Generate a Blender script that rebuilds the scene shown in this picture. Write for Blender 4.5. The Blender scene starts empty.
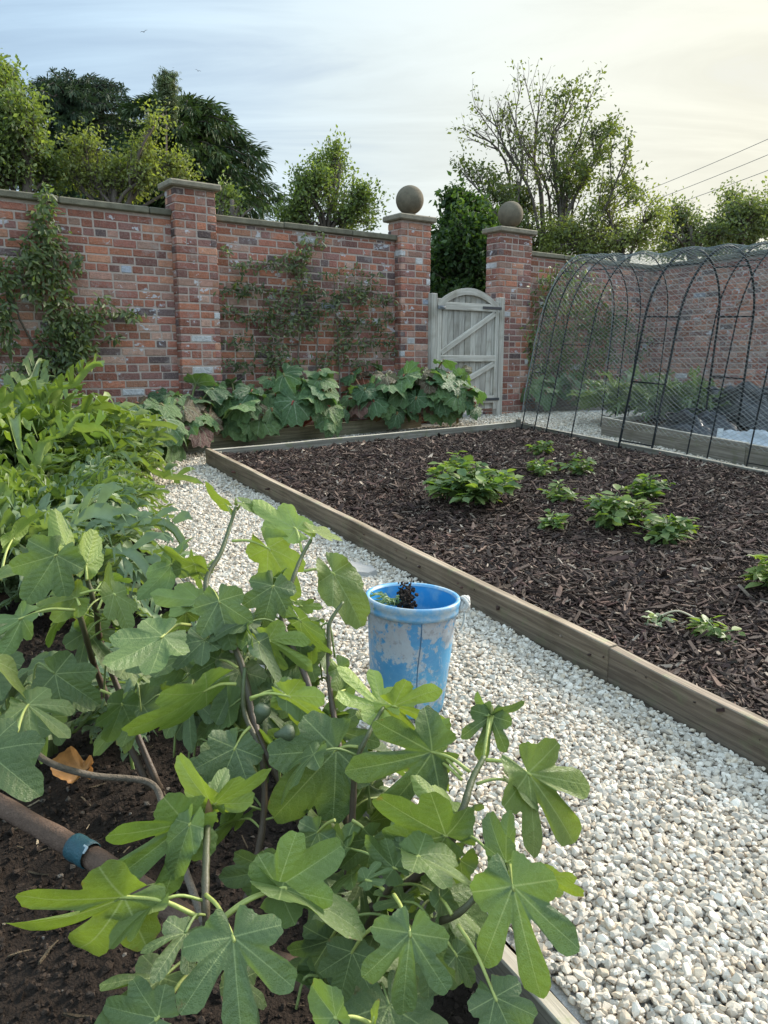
import bpy, bmesh, math, random
import numpy as np
from mathutils import Vector
RS = np.random.RandomState
scene = bpy.context.scene
COL = scene.collection
pi = math.pi
# ------------------------------------------------------------------ space
FPX = 769.0
PITCH = math.atan((512 - 360) / FPX)
SLOPE = .0593
HC = 1.2
FW = np.array([0, math.cos(PITCH), -math.sin(PITCH)])
UP = np.array([0, math.sin(PITCH), math.cos(PITCH)])
RT = np.array([1., 0, 0])
CAM = np.array([0, 0, HC])

def ray(u, v): return (u - 384) / FPX * RT + (512 - v) / FPX * UP + FW
def at(u, v, d): return CAM + d * ray(u, v)
def gz(x, y):
    return SLOPE * np.minimum(y, 13.0)
def ground(u, v, h=0.0):
    d = ray(u, v)
    t = (h - HC) / (d[2] - SLOPE * d[1])
    return CAM + t * d
def nrm(a):
    a = np.asarray(a, float)
    return a / (np.linalg.norm(a, axis=-1, keepdims=True) + 1e-12)

GATE = ground(492, 413)
_a = math.radians(54)
WD = np.array([math.sin(_a), math.cos(_a), 0])
WN = np.array([WD[1], -WD[0], 0])          # towards the camera
def wallpt(u, v, off=0.0):
    d = ray(u, v)
    t = ((GATE + WN * off - CAM) @ WN) / (d @ WN)
    return CAM + t * d
def wall_t(u, v=350, off=0.0): return (wallpt(u, v, off) - GATE) @ WD
WTOP = 2.5

# ------------------------------------------------------------------ noise
def _hash(ix, iy, iz, seed):
    n = (ix * 374761393 + iy * 668265263 + iz * 2147483647 + seed * 974634777) & 0xffffffff
    n = ((n ^ (n >> 13)) * 1274126177) & 0xffffffff
    return ((n ^ (n >> 16)) & 0xffff) / 65535.0
def vnoise(p, seed=0):
    p = np.asarray(p, float)
    if p.shape[-1] == 2: p = np.concatenate([p, np.zeros(p.shape[:-1] + (1,))], -1)
    i = np.floor(p).astype(np.int64); f = p - i
    f = f * f * (3 - 2 * f)
    r = 0
    for dx in (0, 1):
        for dy in (0, 1):
            for dz in (0, 1):
                w = (f[..., 0] if dx else 1 - f[..., 0]) * (f[..., 1] if dy else 1 - f[..., 1]) * (f[..., 2] if dz else 1 - f[..., 2])
                r = r + w * _hash(i[..., 0] + dx, i[..., 1] + dy, i[..., 2] + dz, seed)
    return r
def fbm(p, seed=0, oct=4):
    r = 0; a = .5; p = np.asarray(p, float)
    for k in range(oct):
        r = r + a * vnoise(p, seed + k); p = p * 2.03 + 7.1; a *= .5
    return r

# ------------------------------------------------------------------ mesh builder
class MB:
    def __init__(s): s.v = []; s.f = []; s.c = []; s.uv = []; s.n = 0
    def add(s, v, faces, col=(1, 1, 1), uv=None, mat=0, smooth=True):
        v = np.asarray(v, float).reshape(-1, 3)
        col = np.broadcast_to(np.asarray(col, float), (len(v), 3))
        uv = np.zeros((len(v), 3)) if uv is None else np.asarray(uv, float)
        if uv.shape[1] == 2: uv = np.concatenate([uv, np.zeros((len(v), 1))], 1)
        s.v.append(v); s.c.append(col); s.uv.append(uv)
        if not isinstance(faces, (list, tuple)) or (len(faces) and isinstance(faces[0], (list, tuple))):
            g = {}
            for fc in faces: g.setdefault(len(fc), []).append(fc)
            faces = [np.array(x) for x in g.values()]
        for fa in faces:
            if len(fa): s.f.append((np.asarray(fa, np.int64) + s.n, mat, smooth))
        s.n += len(v)
    def build(s, name, mats, parent=None):
        me = bpy.data.meshes.new(name)
        V = np.concatenate(s.v); Cc = np.concatenate(s.c); UVv = np.concatenate(s.uv)
        me.vertices.add(len(V)); me.vertices.foreach_set('co', V.astype(np.float32).ravel())
        li = np.concatenate([f.ravel() for f, m, q in s.f])
        sizes = np.concatenate([np.full(len(f), f.shape[1]) for f, m, q in s.f])
        st = np.concatenate([[0], np.cumsum(sizes)[:-1]])
        me.loops.add(len(li)); me.loops.foreach_set('vertex_index', li.astype(np.int32))
        me.polygons.add(len(sizes))
        me.polygons.foreach_set('loop_start', st.astype(np.int32))
        me.polygons.foreach_set('loop_total', sizes.astype(np.int32))
        me.polygons.foreach_set('material_index', np.concatenate([np.full(len(f), m) for f, m, q in s.f]).astype(np.int32))
        me.polygons.foreach_set('use_smooth', np.concatenate([np.full(len(f), q) for f, m, q in s.f]).astype(bool))
        a = me.attributes.new('col', 'FLOAT_COLOR', 'POINT')
        a.data.foreach_set('color', np.concatenate([Cc, np.ones((len(V), 1))], 1).astype(np.float32).ravel())
        b = me.attributes.new('luv', 'FLOAT_VECTOR', 'POINT')
        b.data.foreach_set('vector', UVv.astype(np.float32).ravel())
        me.update(calc_edges=True)
        if not isinstance(mats, (list, tuple)): mats = [mats]
        for m in mats: me.materials.append(m)
        o = bpy.data.objects.new(name, me); COL.objects.link(o)
        if parent is not None:
            o.parent = parent
            w = Vector((0, 0, 0)); q = parent
            while q is not None: w += Vector(q.location); q = q.parent
            o.location = -w
        return o
    # primitives
    def box(s, c, e1, e2, e3, half, col=(1, 1, 1), mat=0, bev=0.0):
        c = np.asarray(c, float); E = np.array([e1, e2, e3], float); h = np.asarray(half, float)
        if bev <= 0:
            q = np.array([[x, y, z] for x in (-1, 1) for y in (-1, 1) for z in (-1, 1)], float) * h
            fs = [(0, 1, 3, 2), (4, 6, 7, 5), (0, 4, 5, 1), (2, 3, 7, 6), (0, 2, 6, 4), (1, 5, 7, 3)]
            s.add(c + q @ E, fs, col, q, mat, False)
        else:
            pts = []; idx = {}
            for x in (-1, 1):
                for y in (-1, 1):
                    for z in (-1, 1):
                        for ax in range(3):
                            p = np.array([x, y, z], float) * (h - bev); p[ax] = (x, y, z)[ax] * h[ax]
                            idx[(x, y, z, ax)] = len(pts); pts.append(p)
            fs = []
            for ax in range(3):
                b, d = [k for k in range(3) if k != ax]
                for sg in (-1, 1):
                    q = []
                    for (sb, sd) in ((-1, -1), (1, -1), (1, 1), (-1, 1)):
                        t = [0, 0, 0]; t[ax] = sg; t[b] = sb; t[d] = sd; q.append(idx[(*t, ax)])
                    fs.append(q)
                for sb in (-1, 1):
                    for sd in (-1, 1):
                        q = []
                        for sg, first in ((-1, b), (-1, d), (1, d), (1, b)):
                            t = [0, 0, 0]; t[ax] = sg; t[b] = sb; t[d] = sd; q.append(idx[(*t, first)])
                        fs.append(q)
            for x in (-1, 1):
                for y in (-1, 1):
                    for z in (-1, 1):
                        fs.append([idx[(x, y, z, 0)], idx[(x, y, z, 1)], idx[(x, y, z, 2)]])
            q = np.array(pts)
            s.add(c + q @ E, fs, col, q, mat, False)
    def tube(s, pts, rad, n=6, col=(1, 1, 1), mat=0, cap=True, smooth=True):
        pts = np.asarray(pts, float); k = len(pts)
        rad = np.broadcast_to(np.asarray(rad, float), (k,))
        col = np.asarray(col, float)
        t = np.gradient(pts, axis=0); t = nrm(t)
        ref = np.array([0, 0, 1.]) if abs(t[0][2]) < .9 else np.array([1., 0, 0])
        x = nrm(np.cross(t[0], ref)); V = []; X = []
        for i in range(k):
            x = x - t[i] * (x @ t[i]); x = x / (np.linalg.norm(x) + 1e-9); y = np.cross(t[i], x)
            a = np.arange(n) * 2 * pi / n
            V.append(pts[i] + rad[i] * (np.cos(a)[:, None] * x + np.sin(a)[:, None] * y))
        V = np.concatenate(V)
        if col.ndim == 2: col = np.repeat(col, n, 0)
        i = np.arange(k - 1)[:, None] * n; j = np.arange(n)[None]; j2 = (j + 1) % n
        q = np.stack([i + j, i + j2, i + n + j2, i + n + j], -1).reshape(-1, 4)
        fs = [q]
        uvv = np.stack([np.tile(np.arange(n) / n, k), np.repeat(np.linspace(0, 1, k), n), np.zeros(n * k)], 1)
        s.add(V, fs, col, uvv, mat, smooth)
        if cap:
            b = s.n - n * k
            s.f.append((np.array([np.arange(n)[::-1] + b]), mat, False)); s.f.append((np.array([np.arange(n) + b + n * (k - 1)]), mat, False))
    def lathe(s, prof, c, n=48, col=(1, 1, 1), mat=0, axis=(0, 0, 1), xax=(1, 0, 0), smooth=True):
        z = nrm(axis); x = nrm(np.asarray(xax, float) - z * (np.asarray(xax, float) @ z)); y = np.cross(z, x)
        a = np.arange(n) * 2 * pi / n; V = []; UVs = []
        for r, h in prof:
            V.append(np.asarray(c) + r * (np.cos(a)[:, None] * x + np.sin(a)[:, None] * y) + h * z)
            UVs.append(np.stack([np.cos(a) * .135, np.sin(a) * .135, np.full(n, h)], 1))
        k = len(prof); i = np.arange(k - 1)[:, None] * n; j = np.arange(n)[None]; j2 = (j + 1) % n
        q = np.stack([i + j, i + j2, i + n + j2, i + n + j], -1).reshape(-1, 4)
        s.add(np.concatenate(V), [q], col, np.concatenate(UVs), mat, smooth)
    def inst(s, tv, tf, M, pos, scale, col, uv=None, mat=0, smooth=False):
        """many copies of a small template: M (k,3,3) rows are the local axes"""
        tv = np.asarray(tv, float); k = len(pos); n = len(tv)
        scale = np.asarray(scale, float)
        if scale.ndim == 1: scale = np.repeat(scale[:, None], 3, 1)
        V = np.einsum('kni,kij->knj', tv[None] * scale[:, None], M) + pos[:, None]
        c = np.repeat(np.broadcast_to(col, (k, 3)), n, 0)
        fs = []
        for fa in tf:
            fa = np.asarray(fa)
            fs.append((fa[None] + (np.arange(k) * n)[:, None, None]).reshape(-1, fa.shape[1]))
        uvv = None if uv is None else np.tile(uv, (k, 1))
        s.add(V.reshape(-1, 3), fs, c, uvv, mat, smooth)

def frames(y, z):
    y = nrm(y); x = nrm(np.cross(y, z)); z = np.cross(x, y)
    return np.stack([x, y, z], 1)
def rand_dirs(r, k):
    return nrm(r.normal(size=(k, 3)))
def smooth_path(P, n=8):
    P = np.asarray(P, float)
    if len(P) < 3: return P[0] + (P[1] - P[0]) * np.linspace(0, 1, n + 1)[:, None]
    Q = np.concatenate([[2 * P[0] - P[1]], P, [2 * P[-1] - P[-2]]]); out = []
    for i in range(1, len(Q) - 2):
        t = np.linspace(0, 1, n, endpoint=False)[:, None]
        out.append(.5 * (2 * Q[i] + (Q[i + 1] - Q[i - 1]) * t + (2 * Q[i - 1] - 5 * Q[i] + 4 * Q[i + 1] - Q[i + 2]) * t ** 2 + (3 * Q[i] - 3 * Q[i + 1] + Q[i + 2] - Q[i - 1]) * t ** 3))
    out.append(P[-1:]); return np.concatenate(out)

def tag(o, label=None, cat=None, group=None, kind=None):
    if label: o['label'] = label
    if cat: o['category'] = cat
    if group: o['group'] = group
    if kind: o['kind'] = kind
    return o
def thing(name, loc, label, cat, group=None):
    o = bpy.data.objects.new(name, None); COL.objects.link(o)
    o.location = Vector([float(x) for x in loc]); o.empty_display_size = .1
    return tag(o, label, cat, group)

# ------------------------------------------------------------------ materials
class NT:
    def __init__(s, m): s.t = m.node_tree; s.n = s.t.nodes; s.l = s.t.links
    def new(s, typ, **k):
        n = s.n.new(typ)
        for a, b in k.items(): setattr(n, a, b)
        return n
    def put(s, sock, val):
        if hasattr(val, 'is_linked') or isinstance(val, bpy.types.NodeSocket): s.l.new(val, sock)
        elif val is not None:
            if isinstance(val, (tuple, list)) and len(val) == 3 and sock.type == 'RGBA': val = (*val, 1)
            sock.default_value = val
    def math(s, op, a, b=None, c=None, clamp=False):
        n = s.new('ShaderNodeMath', operation=op, use_clamp=clamp)
        s.put(n.inputs[0], a)
        if b is not None: s.put(n.inputs[1], b)
        if c is not None: s.put(n.inputs[2], c)
        return n.outputs[0]
    def mix(s, fac, a, b, blend='MIX'):
        n = s.new('ShaderNodeMix', data_type='RGBA', blend_type=blend)
        s.put(n.inputs[0], fac); s.put(n.inputs[6], a); s.put(n.inputs[7], b)
        return n.outputs[2]
    def noise(s, vec, scale, detail=4, rough=.55, dist=0.0, out=0):
        n = s.new('ShaderNodeTexNoise'); s.put(n.inputs['Vector'], vec)
        n.inputs['Scale'].default_value = scale; n.inputs['Detail'].default_value = detail
        n.inputs['Roughness'].default_value = rough; n.inputs['Distortion'].default_value = dist
        return n.outputs[out]
    def ramp(s, fac, stops, interp='LINEAR'):
        n = s.new('ShaderNodeValToRGB'); n.color_ramp.interpolation = interp
        e = n.color_ramp.elements
        while len(e) < len(stops): e.new(.5)
        for el, (p, c) in zip(e, stops):
            el.position = p; el.color = (*c, 1) if len(c) == 3 else c
        s.put(n.inputs[0], fac); return n.outputs[0]
    def step(s, x, lo, hi):
        n = s.new('ShaderNodeMapRange', interpolation_type='SMOOTHSTEP')
        s.put(n.inputs[0], x); n.inputs[1].default_value = lo; n.inputs[2].default_value = hi
        return n.outputs[0]
    def attr(s, name, out='Color'):
        n = s.new('ShaderNodeAttribute', attribute_name=name); return n.outputs[out]
    def bump(s, h, strength, dist, normal=None):
        n = s.new('ShaderNodeBump'); n.inputs['Strength'].default_value = strength; n.inputs['Distance'].default_value = dist
        s.put(n.inputs['Height'], h)
        if normal is not None: s.put(n.inputs['Normal'], normal)
        return n.outputs[0]
    def scalevec(s, vec, sc):
        n = s.new('ShaderNodeMapping'); s.put(n.inputs[0], vec); n.inputs['Scale'].default_value = sc; return n.outputs[0]

def mat(name):
    m = bpy.data.materials.new(name); m.use_nodes = True
    t = NT(m); b = t.n['Principled BSDF']
    return m, t, b
def P(t, b, **k):
    for a, v in k.items(): t.put(b.inputs[a.replace('_', ' ')], v)

def attr_mat(name, rough=.8, noise_amt=.35, noise_scale=40, bump=0.0, bscale=200, spec=.3, tr=None, bdist=.01):
    m, t, b = mat(name)
    c = t.attr('col'); geo = t.new('ShaderNodeNewGeometry')
    nz = t.noise(geo.outputs['Position'], noise_scale, 5, .6)
    f = t.math('MULTIPLY_ADD', nz, noise_amt * 2, 1 - noise_amt)
    cc = t.mix(1.0, c, f, 'MULTIPLY')
    P(t, b, Base_Color=cc, Roughness=rough); b.inputs['Specular IOR Level'].default_value = spec
    if bump: P(t, b, Normal=t.bump(t.noise(geo.outputs['Position'], bscale, 4, .6), bump, bdist))
    return m

def leaf_mat(name, trans=(1.5, 1.65, .5), w=.38, rough=.5, spec=.4, back=1.35, nscale=25, namt=.25):
    """leaf colour from the mesh; thin leaves let light through as a yellower green"""
    m, t, b = mat(name)
    c = t.attr('col'); geo = t.new('ShaderNodeNewGeometry')
    nz = t.noise(geo.outputs['Position'], nscale, 3, .6)
    c1 = t.mix(1.0, c, t.math('MULTIPLY_ADD', nz, namt * 2, 1 - namt), 'MULTIPLY')
    c2 = t.mix(geo.outputs['Backfacing'], c1, t.mix(1.0, c1, (back, back * 1.0, back * .95), 'MULTIPLY'))
    P(t, b, Base_Color=c2, Roughness=rough); b.inputs['Specular IOR Level'].default_value = spec
    tl = t.new('ShaderNodeBsdfTranslucent'); t.put(tl.inputs[0], t.mix(1.0, c1, trans, 'MULTIPLY'))
    ms = t.new('ShaderNodeMixShader'); ms.inputs[0].default_value = w
    t.l.new(b.outputs[0], ms.inputs[1]); t.l.new(tl.outputs[0], ms.inputs[2])
    t.l.new(ms.outputs[0], t.n['Material Output'].inputs[0])
    return m

def vein_leaf_mat(name, angles, w=.32, sec=8.0, rough=.40, trans=(1.6, 1.75, .38), veincol=(.33, .39, .15), vw=.017, back=1.5, bump=.4, slant=.75, bd=.004):
    """large palmate leaf: luv holds the leaf's own flat coordinates"""
    m, t, b = mat(name)
    c = t.attr('col'); geo = t.new('ShaderNodeNewGeometry')
    sp = t.new('ShaderNodeSeparateXYZ'); t.l.new(t.attr('luv', 'Vector'), sp.inputs[0])
    x = t.math('ABSOLUTE', sp.outputs[0]); y = sp.outputs[1]
    best = None
    for a in angles:
        sa, ca = math.sin(math.radians(a)), math.cos(math.radians(a))
        al = t.math('ADD', t.math('MULTIPLY', x, sa), t.math('MULTIPLY', y, ca))
        ac = t.math('ABSOLUTE', t.math('SUBTRACT', t.math('MULTIPLY', x, ca), t.math('MULTIPLY', y, sa)))
        pen = t.math('MULTIPLY', t.math('LESS_THAN', al, 0.0), 10.0)
        d = t.math('ADD', ac, pen)
        if best is None: best = (d, al)
        else:
            less = t.math('LESS_THAN', d, best[0])
            nal = t.math('ADD', t.math('MULTIPLY', less, al), t.math('MULTIPLY', t.math('SUBTRACT', 1.0, less), best[1]))
            best = (t.math('MINIMUM', d, best[0]), nal)
    d, al = best
    wid = t.math('MULTIPLY_ADD', al, -vw * .8, vw)
    main = t.math('SUBTRACT', 1.0, t.math('DIVIDE', d, t.math('MAXIMUM', wid, .003)), clamp=True)
    wob = t.math('MULTIPLY', t.noise(t.attr('luv', 'Vector'), 9, 2), .12)
    ph = t.math('FRACT', t.math('MULTIPLY', t.math('ADD', t.math('SUBTRACT', al, t.math('MULTIPLY', d, slant)), wob), sec))
    tri = t.math('ABSOLUTE', t.math('SUBTRACT', ph, .5))              # 0 on the side vein
    side = t.math('MULTIPLY', t.math('SUBTRACT', 1.0, t.math('DIVIDE', tri, .05), clamp=True), .36)
    fine = t.new('ShaderNodeTexVoronoi', feature='DISTANCE_TO_EDGE'); t.l.new(t.attr('luv', 'Vector'), fine.inputs['Vector']); fine.inputs['Scale'].default_value = 26
    fv = t.math('MULTIPLY', t.math('SUBTRACT', 1.0, t.math('DIVIDE', fine.outputs[0], .12), clamp=True), .16)
    vein = t.math('MAXIMUM', t.math('MAXIMUM', main, side), fv, clamp=True)
    nz = t.noise(geo.outputs['Position'], 30, 4, .6)
    c1 = t.mix(1.0, c, t.math('MULTIPLY_ADD', nz, .6, .7), 'MULTIPLY')
    ed = t.math('ADD', t.math('MULTIPLY', sp.outputs[2], .55), t.math('MULTIPLY', t.noise(geo.outputs['Position'], 38, 4, .7), .75))
    c1 = t.mix(t.math('MULTIPLY', t.step(ed, .99, 1.07), .75), c1, (.17, .11, .04))
    bk = t.mix(geo.outputs['Backfacing'], c1, t.mix(1.0, c1, (back, back, back * .95), 'MULTIPLY'))
    c2 = t.mix(t.math('MULTIPLY', vein, .8), bk, veincol)
    P(t, b, Base_Color=c2, Roughness=rough + .06); b.inputs['Specular IOR Level'].default_value = .4
    hgt = t.math('ADD', t.math('MULTIPLY', tri, 1.2), t.math('MULTIPLY', t.math('MINIMUM', t.math('MULTIPLY', d, 6.0), 1.0), .8))
    hgt = t.math('ADD', hgt, t.math('MULTIPLY', fine.outputs[0], 1.0))
    P(t, b, Normal=t.bump(hgt, bump, bd))
    tl = t.new('ShaderNodeBsdfTranslucent'); t.put(tl.inputs[0], t.mix(t.math('MULTIPLY', vein, .6), t.mix(1.0, c1, trans, 'MULTIPLY'), veincol))
    ms = t.new('ShaderNodeMixShader'); ms.inputs[0].default_value = w
    t.l.new(b.outputs[0], ms.inputs[1]); t.l.new(tl.outputs[0], ms.inputs[2])
    t.l.new(ms.outputs[0], t.n['Material Output'].inputs[0])
    return m

def wood_mat(name, base, dark, rough=.85, sc=1.0, green=0.0):
    m, t, b = mat(name)
    v = t.attr('luv', 'Vector')
    st = t.noise(t.scalevec(v, (2.2 * sc, 60 * sc, 60 * sc)), 1.0, 6, .6, .6)
    big = t.noise(v, 3.0 * sc, 4, .6)
    geo = t.new('ShaderNodeNewGeometry')
    spots = t.noise(geo.outputs['Position'], 14, 5, .65)
    c = t.mix(t.step(st, .35, .7), dark, base)
    c = t.mix(t.step(big, .45, .75), c, t.mix(1.0, c, (.62, .6, .55), 'MULTIPLY'))
    c = t.mix(t.math('MULTIPLY', t.step(spots, .52, .7), green), c, (.16, .17, .09))
    c = t.mix(1.0, c, t.attr('col'), 'MULTIPLY')
    P(t, b, Base_Color=c, Roughness=rough); b.inputs['Specular IOR Level'].default_value = .2
    P(t, b, Normal=t.bump(t.math('ADD', st, t.math('MULTIPLY', spots, .5)), .5, .006))
    return m

M = {}
M['stone'] = attr_mat('gravel_stone', .8, .16, 90, .25, 300, .3)
M['gravelbase'] = attr_mat('gravel_bed', .95, .5, 120, .8, 140)
M['mulch'] = attr_mat('bark_chip', .8, .5, 120, .4, 300, .35)
M['soil'] = attr_mat('soil', .95, .55, 45, .9, 110, .15, bdist=.02)
def brick_mat():
    m, t, b = mat('old_brick'); c = t.attr('col'); geo = t.new('ShaderNodeNewGeometry'); p = geo.outputs['Position']
    n1 = t.noise(p, 26, 6, .7); n2 = t.noise(p, 9, 5, .65, .4); n3 = t.noise(p, 70, 4, .6); n4 = t.noise(p, 1.1, 4, .6)
    c = t.mix(1.0, c, t.math('MULTIPLY_ADD', n1, 1.1, .45), 'MULTIPLY')
    c = t.mix(t.math('MULTIPLY', t.step(n3, .45, .7), .38), c, (.33, .25, .21))                    # sanded, mortar smeared
    c = t.mix(t.math('MULTIPLY', t.step(n2, .54, .68), .40), c, (.38, .33, .30))                   # lime bloom
    c = t.mix(t.math('MULTIPLY', t.step(t.math('ADD', t.noise(t.scalevec(p, (1, 1, 1.7)), 7, 4, .6, .3), t.math('MULTIPLY', n1, .3)), .765, .82), .85), c, (.56, .56, .58))
    c = t.mix(t.math('MULTIPLY', t.step(n4, .42, .7), .3), c, t.mix(1.0, c, (.62, .6, .6), 'MULTIPLY'))
    P(t, b, Base_Color=c, Roughness=.92); b.inputs['Specular IOR Level'].default_value = .15
    P(t, b, Normal=t.bump(t.math('ADD', n1, n3), .8, .012)); return m
M['brick'] = brick_mat()
M['mortar'] = attr_mat('mortar', .95, .3, 30, .5, 120, .15)
M['coping'] = attr_mat('coping_stone', .9, .6, 14, .5, 90, .2)
M['ball'] = attr_mat('weathered_stone', .92, .45, 16, .5, 90, .15)
M['board'] = wood_mat('weathered_board', (.24, .19, .135), (.12, .092, .066), green=.45)
M['oldboard'] = wood_mat('grey_board', (.3, .27, .22), (.17, .15, .12), green=.7)
M['gate'] = wood_mat('silvered_oak', (.56, .525, .455), (.36, .33, .285))
M['steel'] = attr_mat('painted_steel', .65, .2, 60, 0, 1, .2)
M['iron'] = attr_mat('iron', .5, .2, 60, 0, 1, .5)
M['net'] = attr_mat('net_cord', .6, .1, 30, 0, 1, .3)
M['bark'] = attr_mat('bark', .9, .5, 60, .7, 150, .2)
M['stem'] = attr_mat('green_stem', .5, .25, 80, .2, 200, .4)
M['leaf'] = leaf_mat('foliage')
M['treeleaf'] = leaf_mat('tree_foliage', w=.42, nscale=3, rough=.55)
M['needle'] = leaf_mat('conifer_foliage', w=.12, nscale=2, rough=.6, trans=(1.2, 1.3, .6))
M['fig'] = vein_leaf_mat('fig_leaf', (0, 43, 90))
M['rhubarb'] = vein_leaf_mat('rhubarb_leaf', (0, 32, 68, 110), sec=5, vw=.05, bump=1.0, veincol=(.34, .42, .26), w=.22, trans=(1.4, 1.6, .5), back=1.3, bd=.012)
M['cardoon'] = leaf_mat('cardoon_leaf', w=.26, rough=.5, nscale=18, back=1.6, trans=(1.45, 1.6, .45), namt=.3)
# ================================================================== SETTING
BEDL0 = ground(206, 463); BEDL1 = ground(768, 770)
bd = nrm(BEDL1 - BEDL0)[:2]                         # along the path, towards the camera
BEDL1 = BEDL0 + (BEDL1 - BEDL0) * 1.22
BEDR0 = ground(520, 432); BEDR1 = ground(768, 485)
BEDR1 = BEDR0 + (BEDR1 - BEDR0) * 2.3
bed_poly = np.array([BEDL0[:2], BEDL1[:2], BEDR1[:2], BEDR0[:2]])
EDGE0 = ground(150, 545); EDGE1 = ground(576, 1021)
ed = nrm(EDGE1 - EDGE0)
EDGE0 = EDGE0 - ed * 1.5; EDGE1 = EDGE1 + ed * .6
FB0 = ground(601, 434); FB1 = ground(768, 469)
fd = nrm(FB1 - FB0); FB1 = FB1 + fd * 2.5
def side(p, a, b):                                   # >0 on the left of a->b
    return (b[0] - a[0]) * (p[..., 1] - a[1]) - (b[1] - a[1]) * (p[..., 0] - a[0])
def in_poly(p, poly):
    s = np.stack([side(p, poly[i], poly[(i + 1) % len(poly)]) for i in range(len(poly))], -1)
    return np.all(s > 0, -1) | np.all(s < 0, -1)
def in_bed(p): return in_poly(p, bed_poly)
def in_left(p): return (side(p, EDGE0, EDGE1) < 0) & (p[..., 1] < EDGE0[1] - .1)
def in_far(p): return (side(p, FB0, FB1) > 0) & ((p - FB0[:2]) @ fd[:2] > 0)
def wall_d(p): return (p - GATE[:2]) @ WN[:2]        # distance in front of the wall plane

# ground sheet out to the horizon, with the soil of the left bed modelled finely near the camera
def sheet(name, xs, ys, hfun, col, m, lab=None, kind='structure'):
    X, Y = np.meshgrid(xs, ys); p = np.stack([X, Y], -1)
    Z = hfun(p); n, k = Y.shape
    i = np.arange(n - 1)[:, None] * k + np.arange(k - 1)[None]
    q = np.stack([i, i + 1, i + k + 1, i + k], -1).reshape(-1, 4)
    mb = MB(); mb.add(np.stack([X, Y, Z], -1).reshape(-1, 3), [q], col)
    return tag(mb.build(name, m), kind=kind)
xs = np.array([-400, -200, -80, -40, -20, -12, -8, -6, -4.5, -3.5, -2, 0, 2, 3.5, 5, 7, 9, 14, 25, 50, 100, 200, 400.])
ys = np.array([-200, -80, -30, -10, -4, -1, 1, 3, 5, 7, 9, 11, 13, 15, 20, 30, 50, 100, 200, 400, 700.])
sheet('ground', xs, ys, lambda p: gz(p[..., 0], p[..., 1]) - .24, (.05, .05, .025), M['soil'])
def soil_h(p):
    q = gz(p[..., 0], p[..., 1]) - .115 + .11 * (fbm(p * 5, 3, 5) - .47) + .035 * (fbm(p * 28, 9, 3) - .45)
    dd = side(p, EDGE0, EDGE1) / np.linalg.norm((EDGE1 - EDGE0)[:2])
    return np.where(dd > -.02, np.minimum(q, gz(p[..., 0], p[..., 1]) - .14), q)
sheet('left_bed_soil', np.arange(-3.6, .62, .02), np.arange(.5, 5.2, .02), soil_h, (.028, .020, .015), M['soil'])
# gravel base
gp = np.array([[-4.2, .4]])
sheet('gravel_path', np.array([-3.5, -2, -1, 0, 1, 2, 3, 4, 5.]), np.array([5.0, 6, 7, 8, 9, 9.9]), lambda p: gz(p[..., 0], p[..., 1]) - .02, (.42, .4, .37), M['gravelbase'])
mb = MB()
a0 = EDGE0 + 0 * ed; rows = []
for k in range(14):
    y = .4 + k * (4.6 / 13)
    xe = EDGE0[0] + (EDGE1[0] - EDGE0[0]) * (y - EDGE0[1]) / (EDGE1[1] - EDGE0[1])
    rows += [[xe + .02, y, gz(0, y) - .02], [xe + 1.9, y, gz(0, y) - .02]]
mb.add(rows, [(2 * k, 2 * k + 1, 2 * k + 3, 2 * k + 2) for k in range(13)], (.42, .4, .37))
tag(mb.build('gravel_path_near', M['gravelbase']), kind='structure').name = 'gravel_path'

# gravel stones
def hull_template(seed, n=14, sub=0):
    r = RS(seed); bm = bmesh.new()
    pts = rand_dirs(r, n) * r.uniform(.8, 1.0, (n, 1)) * np.array([1.0, .78, .62])
    for q in pts: bm.verts.new(q)
    bmesh.ops.convex_hull(bm, input=bm.verts)
    for v in [v for v in bm.verts if not v.link_faces]: bm.verts.remove(v)
    bmesh.ops.triangulate(bm, faces=bm.faces)
    if sub:
        bmesh.ops.subdivide_edges(bm, edges=bm.edges, cuts=1, use_grid_fill=True, smooth=.0)
        bmesh.ops.triangulate(bm, faces=bm.faces)
        bmesh.ops.smooth_vert(bm, verts=bm.verts, factor=.10, use_axis_x=True, use_axis_y=True, use_axis_z=True)
    bm.verts.index_update()
    v = np.array([q.co[:] for q in bm.verts]); fa = np.array([[q.index for q in g.verts] for g in bm.faces]); bm.free()
    return v, [fa]
T_near = [hull_template(k, 24 if k % 2 else 18, 0) for k in range(14)]
T_far = [hull_template(k + 50, 12, 0) for k in range(8)]
def randM(r, k, flat=.5):
    z = nrm(np.stack([r.normal(size=k) * flat, r.normal(size=k) * flat, np.ones(k)], 1))
    y = rand_dirs(r, k); return frames(y - z * np.sum(y * z, 1)[:, None], z)
stone_pal = np.array([[.60, .565, .515], [.68, .645, .595], [.52, .48, .425], [.47, .44, .40], [.56, .485, .395], [.63, .565, .485], [.40, .36, .315], [.72, .69, .645]])
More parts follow.
